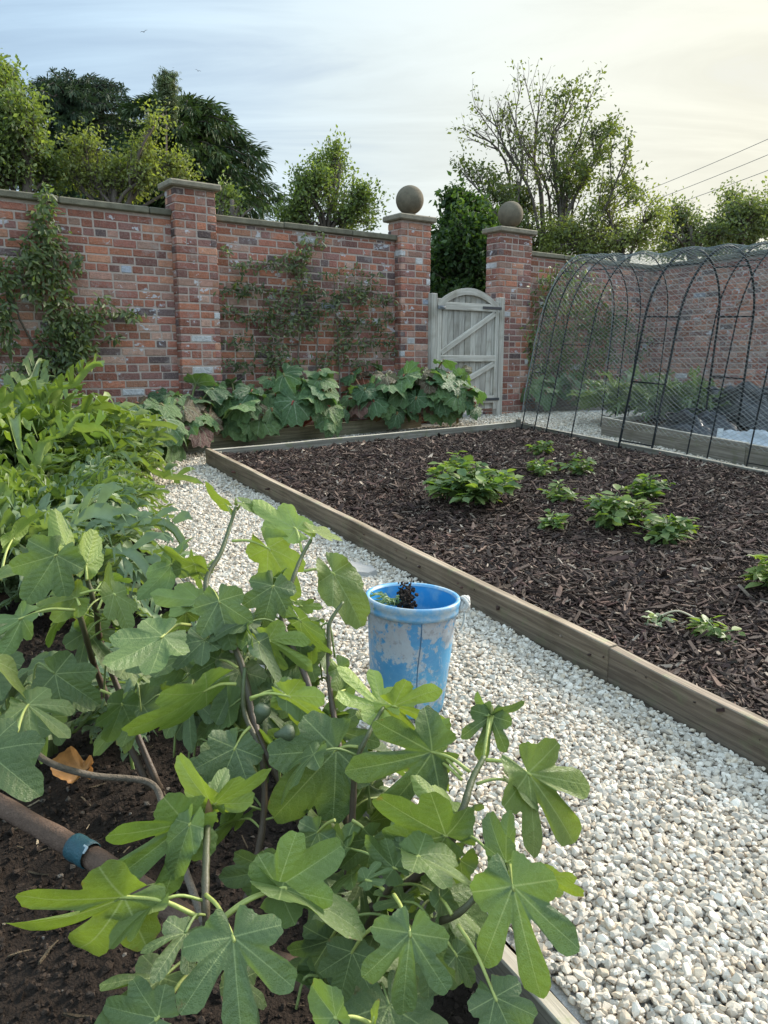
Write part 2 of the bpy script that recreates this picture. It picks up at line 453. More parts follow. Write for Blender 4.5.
def stones(mb, x0, x1, y0, y1, sp, size, T, seed, keep, smooth, layers=(0.,)):
    r = RS(seed)
    for li, lz in enumerate(layers):
        X, Y = np.meshgrid(np.arange(x0, x1, sp), np.arange(y0, y1, sp))
        p = np.stack([X.ravel(), Y.ravel()], 1); p = p + r.uniform(-.5, .5, p.shape) * sp
        p = p[keep(p)]
        d = p[:, 1]; ok = (p[:, 0] < .53 * d + .25) & (p[:, 0] > -.53 * d - .25)
        p = p[ok]; k = len(p)
        und = .02 * (fbm(p * 3.1, 5, 3) - .45)
        z = gz(p[:, 0], p[:, 1]) - .012 + lz + und + r.uniform(-.004, .006, k)
        sc = size * np.clip(r.lognormal(0, .26, k), .5, 1.75)
        ti = r.randint(0, len(T), k); Mx = randM(r, k, .6)
        col = stone_pal[r.choice(8, k, p=[.2, .18, .15, .09, .1, .13, .05, .1])] * r.uniform(.76, 1.08, (k, 1)) * np.array([1, .945, .855])
        for i, (tv, tf) in enumerate(T):
            s = ti == i
            mb.inst(tv, tf, Mx[s], np.column_stack([p[s], z[s]]), sc[s], col[s], smooth=smooth)
def keep_path(p):
    g = ~in_bed(p) & ~in_far(p) & (wall_d(p) > .05 + .35 * ((p - GATE[:2]) @ WD[:2] < -1.1))
    e = side(p, EDGE0, EDGE1) / np.linalg.norm((EDGE1 - EDGE0)[:2])
    return g & ((e > .03) | (p[:, 1] > 5.0))
mb = MB()
stones(mb, -1.5, 1.9, .9, 3.0, .0136, .0108, T_near, 1, keep_path, False, (0., .008))
stones(mb, -2.4, 3.5, 3.0, 5.2, .0165, .0132, T_far, 2, keep_path, False, (0., .006))
stones(mb, -3.2, 5.0, 5.2, 9.7, .022, .016, T_far, 3, keep_path, False, (0.,))
tag(mb.build('gravel', M['stone']), 'pale limestone gravel covering the garden path', 'gravel', kind='stuff')

# mulch of the raised bed
def mulch_h(p): return gz(p[..., 0], p[..., 1]) + .055 + .07 * (fbm(p * 2.2, 21, 4) - .45)
bx0, bx1 = bed_poly[:, 0].min(), bed_poly[:, 0].max(); by0, by1 = bed_poly[:, 1].min(), bed_poly[:, 1].max()
X, Y = np.meshgrid(np.arange(bx0, bx1, .06), np.arange(by0, by1, .06)); pp = np.stack([X, Y], -1)
inside = in_poly(pp, bed_poly + .03 * nrm(bed_poly.mean(0) - bed_poly))
n, k = X.shape; i = np.arange(n - 1)[:, None] * k + np.arange(k - 1)[None]
q = np.stack([i, i + 1, i + k + 1, i + k], -1).reshape(-1, 4); q = q[inside.reshape(-1)[q].all(1)]
mb = MB(); mb.add(np.stack([X, Y, mulch_h(pp)], -1).reshape(-1, 3), [q], (.03, .019, .014))
tag(mb.build('raised_bed_soil', M['soil']), kind='structure')
def chip(seed):
    r = RS(seed); w = r.uniform(.12, .30); th = r.uniform(.05, .1); b = r.uniform(-.12, .12)
    v = []
    for x, ww in ((-1, r.uniform(.3, 1)), (0, 1), (1, r.uniform(.2, .9))):
        for y in (-1, 1):
            for z in (-1, 1): v.append([x * r.uniform(.85, 1), y * w * ww * r.uniform(.7, 1), z * th + b * x * x + r.uniform(-.03, .03)])
    f = []
    for s in (0, 4):
        f += [(s, s + 4, s + 5, s + 1), (s + 2, s + 3, s + 7, s + 6), (s, s + 2, s + 6, s + 4), (s + 1, s + 5, s + 7, s + 3)]
    f += [(0, 1, 3, 2), (8, 10, 11, 9)]
    return np.array(v), [np.array(f)]
T_chip = [chip(k) for k in range(12)]
def chips(mb, sp, size, y0, y1, seed):
    r = RS(seed)
    X, Y = np.meshgrid(np.arange(bx0, bx1, sp), np.arange(y0, y1, sp)); p = np.stack([X.ravel(), Y.ravel()], 1)
    p = p + r.uniform(-.6, .6, p.shape) * sp
    p = p[in_poly(p, bed_poly + .05 * nrm(bed_poly.mean(0) - bed_poly)) & (p[:, 0] < .53 * p[:, 1] + .35)]
    k = len(p); z = mulch_h(p) + r.uniform(.0, .018, k)
    sc = size * r.lognormal(0, .42, k); sc = np.clip(sc, .006, .06)
    base = np.array([.048, .0275, .0198]) * r.lognormal(0, .45, (k, 1)) * np.array([1, 1, 1]) * (1 + r.normal(size=(k, 3)) * .05)
    pale = r.uniform(size=k) < .045; base[pale] = np.array([.36, .28, .21]) * r.uniform(.5, 1.25, (pale.sum(), 1))
    mid = (r.uniform(size=k) < .14) & ~pale; base[mid] = np.array([.15, .098, .072]) * r.uniform(.7, 1.3, (mid.sum(), 1))
    ti = r.randint(0, 12, k); Mx = randM(r, k, .42)
    for i, (tv, tf) in enumerate(T_chip):
        s = ti == i; mb.inst(tv, tf, Mx[s], np.column_stack([p[s], z[s]]), sc[s], base[s])
mb = MB()
chips(mb, .0150, .0165, by0, 4.2, 5); chips(mb, .019, .018, 4.2, by1, 6); chips(mb, .06, .028, by0, by1, 7)
tag(mb.build('bark_mulch', M['mulch']), 'dark brown bark chippings covering the raised bed', 'mulch', kind='stuff')
# crumbs on the left bed's soil
mb = MB(); r = RS(8)
p = np.column_stack([r.uniform(-1.6, .5, 26000), r.uniform(.7, 3.6, 26000)]); p = p[in_left(p) & (np.abs(p[:, 0]) < .55 * p[:, 1] + .3)]; k = len(p)
sc = np.clip(.0055 * r.lognormal(0, .55, k), .002, .022)
cc = np.array([.04, .029, .022]) * r.lognormal(0, .4, (k, 1)); pl = r.uniform(size=k) < .04; cc[pl] = np.array([.2, .17, .14]) * r.uniform(.5, 1.2, (pl.sum(), 1))
ti = r.randint(0, 8, k); Mx = randM(r, k, 1)
for i, (tv, tf) in enumerate(T_far):
    s = ti == i; mb.inst(tv, tf, Mx[s], np.column_stack([p[s], soil_h(p[s]) + .002]), sc[s], cc[s])
p = np.column_stack([r.uniform(-1.4, .5, 700), r.uniform(.75, 3.2, 700)]); p = p[in_left(p) & (np.abs(p[:, 0]) < .55 * p[:, 1] + .2)]; k = len(p)
for i, (tv, tf) in enumerate(T_chip):                                  # straw, bark and dry bits
    s = np.arange(k) % 12 == i; mb.inst(tv * np.array([1, .5, .8]), tf, randM(r, k, .4)[s], np.column_stack([p[s], soil_h(p[s]) + .004]), np.clip(.014 * r.lognormal(0, .5, s.sum()), .005, .04), np.array([.15, .115, .075]) * r.lognormal(-.3, .6, (s.sum(), 1)))
tag(mb.build('soil_crumbs', M['soil']), 'dark crumbs of soil and grit on the left bed', 'soil', kind='stuff')

# ---------------------------------------------------------------- brickwork
brick_pal = np.array([[.36, .145, .10], [.41, .165, .10], [.31, .13, .10], [.45, .22, .14], [.26, .13, .11], [.15, .105, .10], [.44, .27, .205], [.38, .21, .16]])
brick_pw = np.array([.2, .17, .16, .1, .12, .06, .08, .11])
def bricks(mb, P0, e, nn, W, zb, zt, seed, hc=.070, quoin=False, white=.012):
    """face of bricks on the plane through P0; e runs along, nn outwards"""
    r = RS(seed); g = .010; z = zb; row = 0
    e = np.asarray(e); nn = np.asarray(nn)
    while z < zt - .02:
        h = min(hc, zt - z) - g
        if h < .02: break
        head = (row % 4 == 3); Lb = .100 if head else .203
        x = -r.uniform(0, Lb) if not quoin else (-.100 if row % 2 else 0.0)
        while x < W:
            L = Lb
            if not head and r.uniform() < .16: L = .100
            a, b = max(x, 0), min(x + L - g, W)
            if b - a > .025:
                c = np.array([P0[0], P0[1], 0]) + e * ((a + b) / 2) + nn * (-.03 + r.uniform(-.0035, .0005)) + np.array([0, 0, z + h / 2 + r.uniform(-.002, .002)])
                u = r.uniform()
                if u < white: col = np.array([.58, .57, .56]) * r.uniform(.75, 1.0)
                elif u < white * 1.3: col = np.array([.33, .35, .40]) * r.uniform(.7, 1.1)
                else: col = brick_pal[r.choice(8, p=brick_pw)] * r.uniform(.62, 1.22)
                mb.box(c, e, nn, (0, 0, 1), ((b - a) / 2 + r.uniform(-.003, .001), .03, h / 2 + r.uniform(-.003, .001)), col, 0, bev=.005)
            x += L
        z += hc; row += 1
def wall_run(t0, t1, seed, name, lab, thick=.32, z_top=WTOP, P0=None, e=WD, nn=WN, ov=.035, group='brick garden wall'):
    base = (GATE + WD * t0) if P0 is None else np.asarray(P0)
    W = t1 - t0; zb = min(gz(0, base[1]), gz(0, (base + e * W)[1])) - .2
    root = thing(name, (*(base + e * W / 2)[:2], zb), lab, 'wall', group)
    mb = MB(); bricks(mb, base, e, nn, W, zb, z_top - .055, seed)
    zc = (zb + z_top - .055) / 2
    mb.box(np.array([*(base + e * W / 2)[:2], zc]) - nn * (thick / 2 + .006), e, nn, (0, 0, 1), (W / 2, thick / 2 - .0005, (z_top - .055 - zb) / 2), (.42, .335, .285), 1)
    mb.build('brickwork', [M['brick'], M['mortar']], root)
    c = MB(); r = RS(seed + 1); x = 0.0
    while x < W - .01:
        L = min(r.uniform(.55, .8), W - x)
        if W - x - L < .2: L = W - x
        c.box(np.array([*(base + e * (x + L / 2))[:2], z_top - .0275 + r.uniform(-.003, .003)]) - nn * (thick / 2), e, nn, (0, 0, 1), (L / 2 - .003, thick / 2 + ov, .0275), np.array([.155, .14, .10]) * r.uniform(.75, 1.15), 0, bev=.008)
        x += L
    c.build('coping', M['coping'], root)
    return root
def pier(t0, t1, out, thick, ztop, seed, name, lab, ball=None, cap=.06, capov=.045, group=None):
    W = t1 - t0; base = GATE + WD * t0 + WN * out; zb = gz(0, base[1]) - .25
    ctr = base + WD * W / 2 - WN * thick / 2
    root = thing(name, (*ctr[:2], zb), lab, 'pillar', group)
    mb = MB(); kw = dict(quoin=True, white=.03)
    bricks(mb, base, WD, WN, W, zb, ztop, seed, **kw)
    bricks(mb, base - WN * thick, WN, -WD, thick, zb, ztop, seed + 1, **kw)
    bricks(mb, base + WD * W, -WN, WD, thick, zb, ztop, seed + 2, **kw)
    bricks(mb, base + WD * W - WN * thick, -WD, -WN, W, zb, ztop, seed + 3, **kw)
    mb.box((*ctr[:2], (zb + ztop) / 2), WD, WN, (0, 0, 1), (W / 2 - .0065, thick / 2 - .0065, (ztop - zb) / 2), (.42, .335, .285), 1)
    mb.build('brickwork', [M['brick'], M['mortar']], root)
    c = MB(); c.box((*ctr[:2], ztop + cap / 2), WD, WN, (0, 0, 1), (W / 2 + capov, thick / 2 + capov, cap / 2), (.22, .19, .14), 0, bev=.012)
    c.build('cap_stone', M['coping'], root)
    if ball:
        b = MB(); pr = [(.0001, 0), (ball * .45, 0), (ball * .42, .035), (ball * .4, .045)]
        for k in range(22):
            a = -pi / 2 + .38 + (pi - .38) * k / 21
            pr.append((max(ball * math.cos(a), .0001), .035 + ball * .92 + ball * math.sin(a)))
        b.lathe(pr, (*ctr[:2], ztop + cap - .002), 40, (.15, .125, .088)); b.build('stone_ball', M['ball'], root)
    return root
PO = .11
pL0, pL1 = wall_t(179, 300, PO), wall_t(219.5, 300, PO)
gL0, gL1 = wall_t(401, 300, PO), wall_t(430.5, 300, PO)
gR0, gR1 = wall_t(499, 300, PO), wall_t(530.5, 300, PO)
wall_run(-9.0, pL0 + .01, 11, 'brick_wall', 'red brick wall on the far left, under the leafy climber, left of the square pier')
wall_run(pL1 - .01, gL0 + .01, 12, 'brick_wall', 'red brick wall behind the espalier, between the square pier and the gate')
wall_run(gR1 - .01, 3.45, 13, 'brick_wall', 'red brick wall running right from the gate behind the netted tunnel')
CR = GATE + WD * 3.0
rd = np.array([.462, -.887, 0]); rn = np.array([-.887, -.462, 0])
wall_run(0, 8.0, 14, 'brick_wall', 'red brick side wall on the right edge, beyond the far bed and black sheeting', P0=CR + rn * 0, e=rd, nn=rn)
def top_z(u, v, off=PO): return wallpt(u, v, off)[2]
pier(pL0, pL1, PO, .22, top_z(197, 189), 31, 'brick_pier', 'square brick pier with flat stone cap and no ball, in the left wall', cap=.055)
pier(gL0, gL1, PO, .24, top_z(414, 221), 32, 'gate_pillar', 'brick gate pillar on the left of the gate, stone ball on top', .15, group='ball topped gate pillars')
pier(gR0, gR1, PO, .24, top_z(511, 233), 36, 'gate_pillar', 'brick gate pillar on the right of the gate, beside the netted tunnel, stone ball on top', .15, group='ball topped gate pillars')

# ---------------------------------------------------------------- gate
def gpt(t, z, off=0.0): return np.array([*(GATE + WD * t + WN * off)[:2], z])
OFFG = .13
g0, g1 = wall_t(435, 350, OFFG), wall_t(496, 350, OFFG)
zg = gz(0, GATE[1]) + .04; ztop = wallpt(465, 288, OFFG)[2]; zsh = wallpt(437, 303, OFFG)[2]
for tt, nm in ((g0 - .047, 'weathered timber gate post against the left gate pillar'), (g1 + .047, 'weathered timber gate post against the right gate pillar')):
    q = MB(); q.box(gpt(tt, (zg + zsh) / 2 - .02, OFFG), (0, 0, 1), WD, WN, ((zsh - zg) / 2 + .12, .04, .045), (.95, .95, .95), 0, bev=.006)
    tag(q.build('gate_post', M['gate']), nm, 'post', 'posts of the garden gate')
gc = (g0 + g1) / 2; gw = (g1 - g0) / 2
root = thing('garden_gate', gpt(gc, zg), 'silvery timber garden gate with arched top and diagonal braces', 'gate')
def arch_z(t): return zsh + (ztop - zsh) * (1 - ((t - gc) / gw) ** 2)
mb = MB(); r = RS(4); nb = 11; bw = 2 * gw / nb
for k in range(nb):
    t0 = g0 + k * bw; zt0 = arch_z(t0 + .004) - .03; zt1 = arch_z(t0 + bw - .004) - .03; o = OFFG + r.uniform(-.002, .002)
    v = []
    for off in (o - .01, o + .012):
        v += [gpt(t0 + .003, zg + .03, off), gpt(t0 + bw - .003, zg + .03, off), gpt(t0 + bw - .003, zt1, off), gpt(t0 + .003, zt0, off)]
    uvv = [[zz[2], k * .37 + j % 4 * .02, 0] for j, zz in enumerate(v)]
    mb.add(v, [(4, 5, 6, 7), (3, 2, 1, 0), (0, 1, 5, 4), (1, 2, 6, 5), (2, 3, 7, 6), (3, 0, 4, 7)], np.ones(3) * r.uniform(.72, 1.0), uvv, 0, False)
mb.build('boards', M['gate'], root)
mb = MB(); N = 18
ts = np.linspace(g0, g1, N + 1); V = []; FS = []
for t in ts:
    za = arch_z(t)
    for (dz, off) in ((-.075, OFFG + .013), (-.075, OFFG + .042), (0, OFFG + .042), (0, OFFG + .013)): V.append(gpt(t, za + dz, off))
for k in range(N):
    for j in range(4): FS.append((4 * k + j, 4 * k + 4 + j, 4 * k + 4 + (j + 1) % 4, 4 * k + (j + 1) % 4))
FS += [(0, 1, 2, 3), (4 * N + 3, 4 * N + 2, 4 * N + 1, 4 * N)]
mb.add(V, FS, (1, 1, 1), [[t, j * .03, 0] for t in ts for j in range(4)], 0, False)
mb.build('arched_rail', M['gate'], root)
def bar(name, a, b, w, off=OFFG + .027, d=.014, c=1.0):
    a = np.asarray(a); b = np.asarray(b); e = nrm(b - a); q = MB()
    q.box((a + b) / 2 + WN * (off - OFFG), e, nrm(np.cross(WN, e)), WN, (np.linalg.norm(b - a) / 2, w, d), np.ones(3) * c, 0, bev=.004)
    return q.build(name, M['gate'], root)
zr = wallpt(466, 307, OFFG)[2]; zm = wallpt(462, 358.5, OFFG)[2]; zbm = zg + .14
bar('rail', gpt(g0 + .05, zr, OFFG), gpt(g1 - .05, zr, OFFG), .042)
bar('rail', gpt(g0 + .05, zm, OFFG), gpt(g1 - .05, zm, OFFG), .036)
bar('rail', gpt(g0 + .05, zbm, OFFG), gpt(g1 - .05, zbm, OFFG), .042)
bar('stile', gpt(g0 + .028, zg + .02, OFFG), gpt(g0 + .028, zsh + .05, OFFG), .028, d=.013)
bar('stile', gpt(g1 - .028, zg + .02, OFFG), gpt(g1 - .028, zsh + .05, OFFG), .028, d=.013)
bar('brace', gpt(g0 + .06, zm + .06, OFFG), gpt(g1 - .06, zr - .06, OFFG), .032, OFFG + .026, d=.0125)
bar('brace', gpt(g0 + .06, zbm + .06, OFFG), gpt(g1 - .06, zm - .06, OFFG), .032, OFFG + .026, d=.0125)
for zz in (zr, zbm):
    q = MB(); q.box(gpt(g1 - .12, zz, OFFG + .046), WD, WN, (0, 0, 1), (.15, .003, .015), (.05, .05, .055), 0, bev=.001)
    q.build('hinge', M['iron'], root)
q = MB(); q.box(gpt(g0 + .05, zr - .02, OFFG + .046), WD, WN, (0, 0, 1), (.05, .006, .02), (.16, .17, .18), 0, bev=.002)
q.tube([gpt(g0 + .03, zr - .02, OFFG + .055), gpt(g0 + .1, zr - .02, OFFG + .055)], .008, 8, (.16, .17, .18)); q.build('latch', M['iron'], root)

# ---------------------------------------------------------------- timber edgings
def board(root, name, A, B, h0, h1, th, m, inward, col=(1, 1, 1), seg=10, wob=.006, seed=0):
    """upright board following the ground from A to B; its outer face is on the line A-B"""
    A = np.asarray(A)[:2]; B = np.asarray(B)[:2]; e = nrm(B - A); nn = np.asarray(inward)[:2]
    L = np.linalg.norm(B - A); r = RS(seed); V = []; UVv = []
    seg = max(seg, int(L / .25)); lens = np.linspace(0, L, seg + 1)
    jt = np.cumsum(r.normal(size=seg + 1)) * wob * .12; jt -= np.linspace(jt[0], jt[-1], seg + 1); tz = np.convolve(r.normal(size=seg + 5), np.ones(5) / 5, 'valid') * wob * .6
    b = .004
    for k, l in enumerate(lens):
        p = A + e * l + nn * jt[k]; z = gz(p[0], p[1])
        for (d, h) in ((0, h0), (0, h1 - b + tz[k]), (b, h1 + tz[k]), (th - b, h1 + tz[k]), (th, h1 - b + tz[k]), (th, h0)):
            q = p + nn * d; V.append([q[0], q[1], z + h]); UVv.append([l + seed * 3.3, h + seed, d])
    F = []
    for k in range(seg):
        for j in range(6): F.append((6 * k + j, 6 * k + (j + 1) % 6, 6 * k + 6 + (j + 1) % 6, 6 * k + 6 + j))
    F += [(5, 4, 3, 2, 1, 0), tuple(6 * seg + j for j in range(6))]
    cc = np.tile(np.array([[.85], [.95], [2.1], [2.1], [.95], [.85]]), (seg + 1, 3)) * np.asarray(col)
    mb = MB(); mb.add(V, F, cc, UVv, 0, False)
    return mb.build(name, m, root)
inL = np.array([-bd[1], bd[0]]);
if (bed_poly.mean(0) - BEDL0[:2]) @ inL < 0: inL = -inL
bk = nrm(BEDR0 - BEDL0)[:2]; inB = np.array([bk[1], -bk[0]])
if (bed_poly.mean(0) - BEDL0[:2]) @ inB < 0: inB = -inB
rr = nrm(BEDR1 - BEDR0)[:2]; inR = np.array([rr[1], -rr[0]])
if (bed_poly.mean(0) - BEDR0[:2]) @ inR < 0: inR = -inR
root = thing('raised_bed_edging', (*BEDL0[:2], gz(0, BEDL0[1])), 'long weathered timber boards framing the bark mulched bed beside the path', 'bed edging')
J1 = BEDL0 + (ground(607, 680) - BEDL0)
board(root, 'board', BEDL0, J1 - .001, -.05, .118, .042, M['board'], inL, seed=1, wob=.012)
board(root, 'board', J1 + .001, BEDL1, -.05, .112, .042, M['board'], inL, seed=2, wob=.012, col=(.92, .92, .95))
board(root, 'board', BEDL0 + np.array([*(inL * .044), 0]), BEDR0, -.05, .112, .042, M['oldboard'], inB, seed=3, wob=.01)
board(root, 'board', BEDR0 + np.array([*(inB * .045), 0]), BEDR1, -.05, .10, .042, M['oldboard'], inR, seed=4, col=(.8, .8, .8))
def post(root, p, h, col):
    q = MB(); q.box((p[0], p[1], gz(0, p[1]) + h / 2 - .05), (1, 0, 0), (0, 1, 0), (0, 0, 1), (.024, .024, h / 2 + .05), col, 0, bev=.003); q.build('corner_post', M['oldboard'], root)
post(root, BEDL0[:2] + inL * .08 + inB * .085, .1, (.9, .9, .9)); post(root, BEDR0[:2] + inB * .075 - inR * .0 + np.array([-.07, 0]), .14, (.6, .6, .6))
root = thing('path_edging', (*EDGE1[:2], gz(0, EDGE1[1])), 'weathered board between gravel and soil under the fig leaves', 'bed edging')
inE = np.array([-ed[1], ed[0]]); inE = inE if inE[0] < 0 else -inE
board(root, 'board', EDGE0, ground(415, 852)[:2] - ed[:2] * .004, -.2, .02, .035, M['oldboard'], inE, seed=5, col=(.95, .93, .9))
board(root, 'board', ground(415, 852), EDGE1, -.2, .018, .035, M['oldboard'], inE, seed=6, col=(.85, .83, .8))
# narrow bed at the foot of the wall
root = thing('wall_foot_edging', (*ground(280, 440)[:2], gz(0, 7.4)), 'low mossy board holding the rhubarb bed at the foot of the left wall', 'bed edging')
wfo = .30
def wfp(t, off=wfo): return (GATE + WD * t + WN * off)
board(root, 'board', wfp(-4.6), wfp(-1.35), -.08, .11, .04, M['oldboard'], -WN[:2], seed=7, col=(1.5, 1.45, 1.2))
board(root, 'board', wfp(-1.35)[:2] - WN[:2] * .045 - WD[:2] * .045, wfp(-1.35, .13)[:2] - WD[:2] * .045, -.08, .12, .04, M['oldboard'], WD[:2] * -1, seed=8)
mb = MB(); V = [wfp(-8.5, wfo - .04), wfp(-1.4, wfo - .04), wfp(-1.4, .0), wfp(-8.5, .0)]
mb.add([[q[0], q[1], gz(0, q[1]) + .07] for q in V], [(0, 1, 2, 3)], (.04, .028, .02)); tag(mb.build('wall_bed_soil', M['soil']), kind='structure')
root = thing('wall_foot_edging', (*wfp(.7)[:2], gz(0, 9.6)), 'low grey board under the climber right of the gate pillar', 'bed edging')
board(root, 'board', wfp(.5, .3), wfp(2.6, .3), -.08, .17, .04, M['oldboard'], -WN[:2], seed=9)
mb = MB(); V = [wfp(.5, .27), wfp(2.9, .27), wfp(2.9, 0), wfp(.5, 0)]
mb.add([[q[0], q[1], gz(0, q[1]) + .12] for q in V], [(0, 1, 2, 3)], (.04, .028, .02)); tag(mb.build('wall_bed_soil', M['soil']), kind='structure')
# far bed beyond the tunnel
inF = np.array([-fd[1], fd[0]]); inF = inF if inF[0] > 0 else -inF
root = thing('raised_bed_edging', (*FB0[:2], gz(0, FB0[1])), 'grey timber boards of the far bed beyond the netted tunnel', 'bed edging')
board(root, 'board', FB0, FB0 + fd * 1.75, -.05, .17, .045, M['oldboard'], inF, seed=10, col=(1.05, 1.05, 1.05))
board(root, 'board', FB0 + fd * 1.755, FB1, -.05, .165, .045, M['oldboard'], inF, seed=12)
board(root, 'board', FB0[:2] + inF * .047, FB0[:2] + inF * 1.5, -.05, .165, .045, M['oldboard'], fd[:2], seed=11)
mb = MB(); V = [FB0[:2] + inF * .04 + fd[:2] * .04, FB1[:2] + inF * .04, FB1[:2] + inF * 2.6, FB0[:2] + inF * 2.6 + fd[:2] * .04]
mb.add([[q[0], q[1], gz(0, q[1]) + .12] for q in V], [(0, 1, 2, 3)], (.045, .032, .024)); tag(mb.build('far_bed_soil', M['soil']), kind='structure')
# ================================================================== BUCKET
bpos = ground(407, 704); bax = nrm(np.array([.045, .01, 1.0]))
m, t, b = mat('weathered_blue_plastic')
geo = t.new('ShaderNodeNewGeometry'); lv = t.attr('luv', 'Vector')
sp = t.new('ShaderNodeSeparateXYZ'); t.l.new(lv, sp.inputs[0])
n1 = t.noise(lv, 9, 7, .66, .6); n2 = t.noise(lv, 42, 5, .65); n3 = t.noise(lv, 4.5, 3, .5)
blue = t.mix(t.step(n3, .35, .65), (.025, .19, .39), (.06, .32, .54))
blue = t.mix(t.math('MULTIPLY', n2, .5), blue, (.2, .42, .6))
hi = t.math('MULTIPLY_ADD', t.step(sp.outputs[2], .17, .31), .15, -.045)                        # more scuffed towards the rim
wear = t.step(t.math('ADD', t.math('ADD', n1, hi), t.math('MULTIPLY', t.math('SUBTRACT', n2, .5), .75)), .475, .575)
nb = t.noise(lv, 15, 4, .6, 1.2); line = t.math('SUBTRACT', 1.0, t.step(t.math('ABSOLUTE', t.math('SUBTRACT', nb, .5)), .004, .028))
line = t.math('MULTIPLY', line, t.step(t.noise(lv, 6, 3), .42, .6)); scuff = t.step(t.noise(t.scalevec(lv, (60, 60, 9)), 1.0, 5, .7), .60, .74)
wear = t.math('MAXIMUM', wear, t.math('MAXIMUM', t.math('MULTIPLY', line, .95), t.math('MULTIPLY', scuff, .6)))
pale = t.mix(t.math('MULTIPLY', t.step(sp.outputs[2], .12, .30), t.noise(lv, 30, 5, .7)), (.40, .46, .50), (.36, .26, .19))
pale = t.mix(t.step(t.noise(lv, 55, 4, .7), .5, .7), pale, (.28, .24, .21))
c = t.mix(t.math('MULTIPLY', wear, .85), blue, pale)
P(t, b, Base_Color=c, Roughness=t.math('MULTIPLY_ADD', wear, .3, .42)); P(t, b, Normal=t.bump(t.math('ADD', n2, wear), .25, .003))
M['bucket'] = m
m, t, b = mat('blue_plastic_inside'); lv = t.attr('luv', 'Vector'); n1 = t.noise(lv, 14, 5, .6)
P(t, b, Base_Color=t.mix(t.step(n1, .5, .75), (.03, .27, .62), (.18, .4, .62)), Roughness=.4); M['bucketin'] = m
m, t, b = mat('blue_plastic_rim'); lv = t.attr('luv', 'Vector')
P(t, b, Base_Color=t.mix(t.step(t.noise(lv, 16, 6, .65), .40, .62), (.10, .30, .50), (.36, .42, .45)), Roughness=.5); M['bucketrim'] = m
root = thing('bucket', bpos, 'weathered blue plastic bucket scuffed to beige, standing on the gravel path', 'bucket')
H = .355; R0, R1 = .114, .1415
mb = MB()
mb.lathe([(.0001, .0), (R0 - .006, 0), (R0, .006), (R0 + (R1 - R0) * .5, H * .5), (R1 - .003, H - .035)], bpos, 64, (1, 1, 1), 0, bax)
mb.build('shell', M['bucket'], root)
mb = MB(); mb.lathe([(R1 - .008, H - .004), (R1 - .010, H - .03), (R0 + .004, .06), (R0 - .01, .012), (.0001, .011)], bpos, 64, (1, 1, 1), 0, bax); mb.build('inside', M['bucketin'], root)
mb = MB(); mb.lathe([(R1 - .004, H - .042), (R1 + .002, H - .04), (R1 + .003, H - .03), (R1 + .001, H - .022), (R1 + .004, H - .016), (R1 + .005, H - .004), (R1 + .003, H + .002), (R1 - .006, H + .001), (R1 - .009, H - .006)], bpos, 64, (1, 1, 1), 0, bax)
mb.build('rim', M['bucketrim'], root)
M['rope'] = attr_mat('pale_cord', .85, .3, 120, .6, 400)
mb = MB(); tx = nrm(np.cross(bax, [0, 1, 0])) * -1; tx = tx if tx[0] > 0 else -tx; ty = np.cross(bax, tx)
for sg in (1,):
    cpt = bpos + bax * (H - .018) + tx * sg * (R1 + .006)
    for k in range(5):
        a = k * 1.3; pts = [cpt + tx * (.012 + .012 * math.cos(q)) + ty * (.016 * math.sin(q + a)) + bax * (.018 * math.sin(q * 1.0 + a * .7)) for q in np.linspace(0, 2 * pi, 14)]
        mb.tube(pts, .006, 7, (.6, .57, .52))
    pts = smooth_path([cpt + tx * .01, cpt + tx * .012 - bax * .04 - ty * .03, cpt - bax * .075 - ty * .05 + tx * -.005, cpt - bax * .05 - ty * .08 - tx * .02], 6); mb.tube(pts, .0035, 6, (.5, .5, .46))
mb.build('handle_cord', M['rope'], root)
# seam down the front
mb = MB(); cf = nrm(np.array([.17, -1, 0])); pts = []
for h in np.linspace(.0, H - .045, 12):
    pts.append(bpos + bax * h + cf * (R0 + (R1 - R0) * h / H * .98 + .0006) + np.array([.002 * math.sin(h * 30), 0, 0]))
mb.tube(pts, .0016, 5, (.05, .12, .2)); mb.build('seam', M['iron'], root)
# contents
mb = MB(); r = RS(3)
n, k = 10, 30; V = []
for i in range(n + 1):
    for j in range(k):
        rr_ = (R0 + .012) * i / n; a = j * 2 * pi / k; p = np.array([rr_ * math.cos(a), rr_ * math.sin(a)])
        V.append(bpos + tx * p[0] + ty * p[1] + bax * (.20 + .10 * max(0, -p[0] / R0) + .09 * (fbm(p * 22 + 9, 4, 4) - .4)))
mb.add(V, [(i * k + j, i * k + (j + 1) % k, (i + 1) * k + (j + 1) % k, (i + 1) * k + j) for i in range(n) for j in range(k)], (.03, .022, .017))
tag(mb.build('compost', M['soil']), 'dark clump of soil and roots lying in the blue bucket', 'soil')
cl = bpos + bax * .33 - tx * .02
mb = MB(); r = RS(7)
p = cl + r.normal(size=(500, 3)) * np.array([.013, .02, .028]); sc = np.clip(.006 * r.lognormal(0, .4, 500), .002, .015)
for i, (tv, tf) in enumerate(T_far): mb.inst(tv, tf, randM(r, 62, 1), p[i * 62:(i + 1) * 62], sc[i * 62:(i + 1) * 62], np.array([.04, .03, .024]) * r.uniform(.6, 1.6, (62, 1)))
tag(mb.build('root_ball', M['soil']), 'dark root ball of a pulled weed showing over the bucket rim', 'soil')
mb = MB(); b0 = bpos + bax * .30 - tx * .01 + ty * .02
mb.tube(smooth_path([b0, b0 + bax * .05, b0 + bax * .105 + tx * .004], 5), [.0022] * 10 + [.0012], 5, (.09, .06, .05))
tag(mb.build('twig', M['bark']), 'thin dark twig sticking up out of the bucket', 'twig')

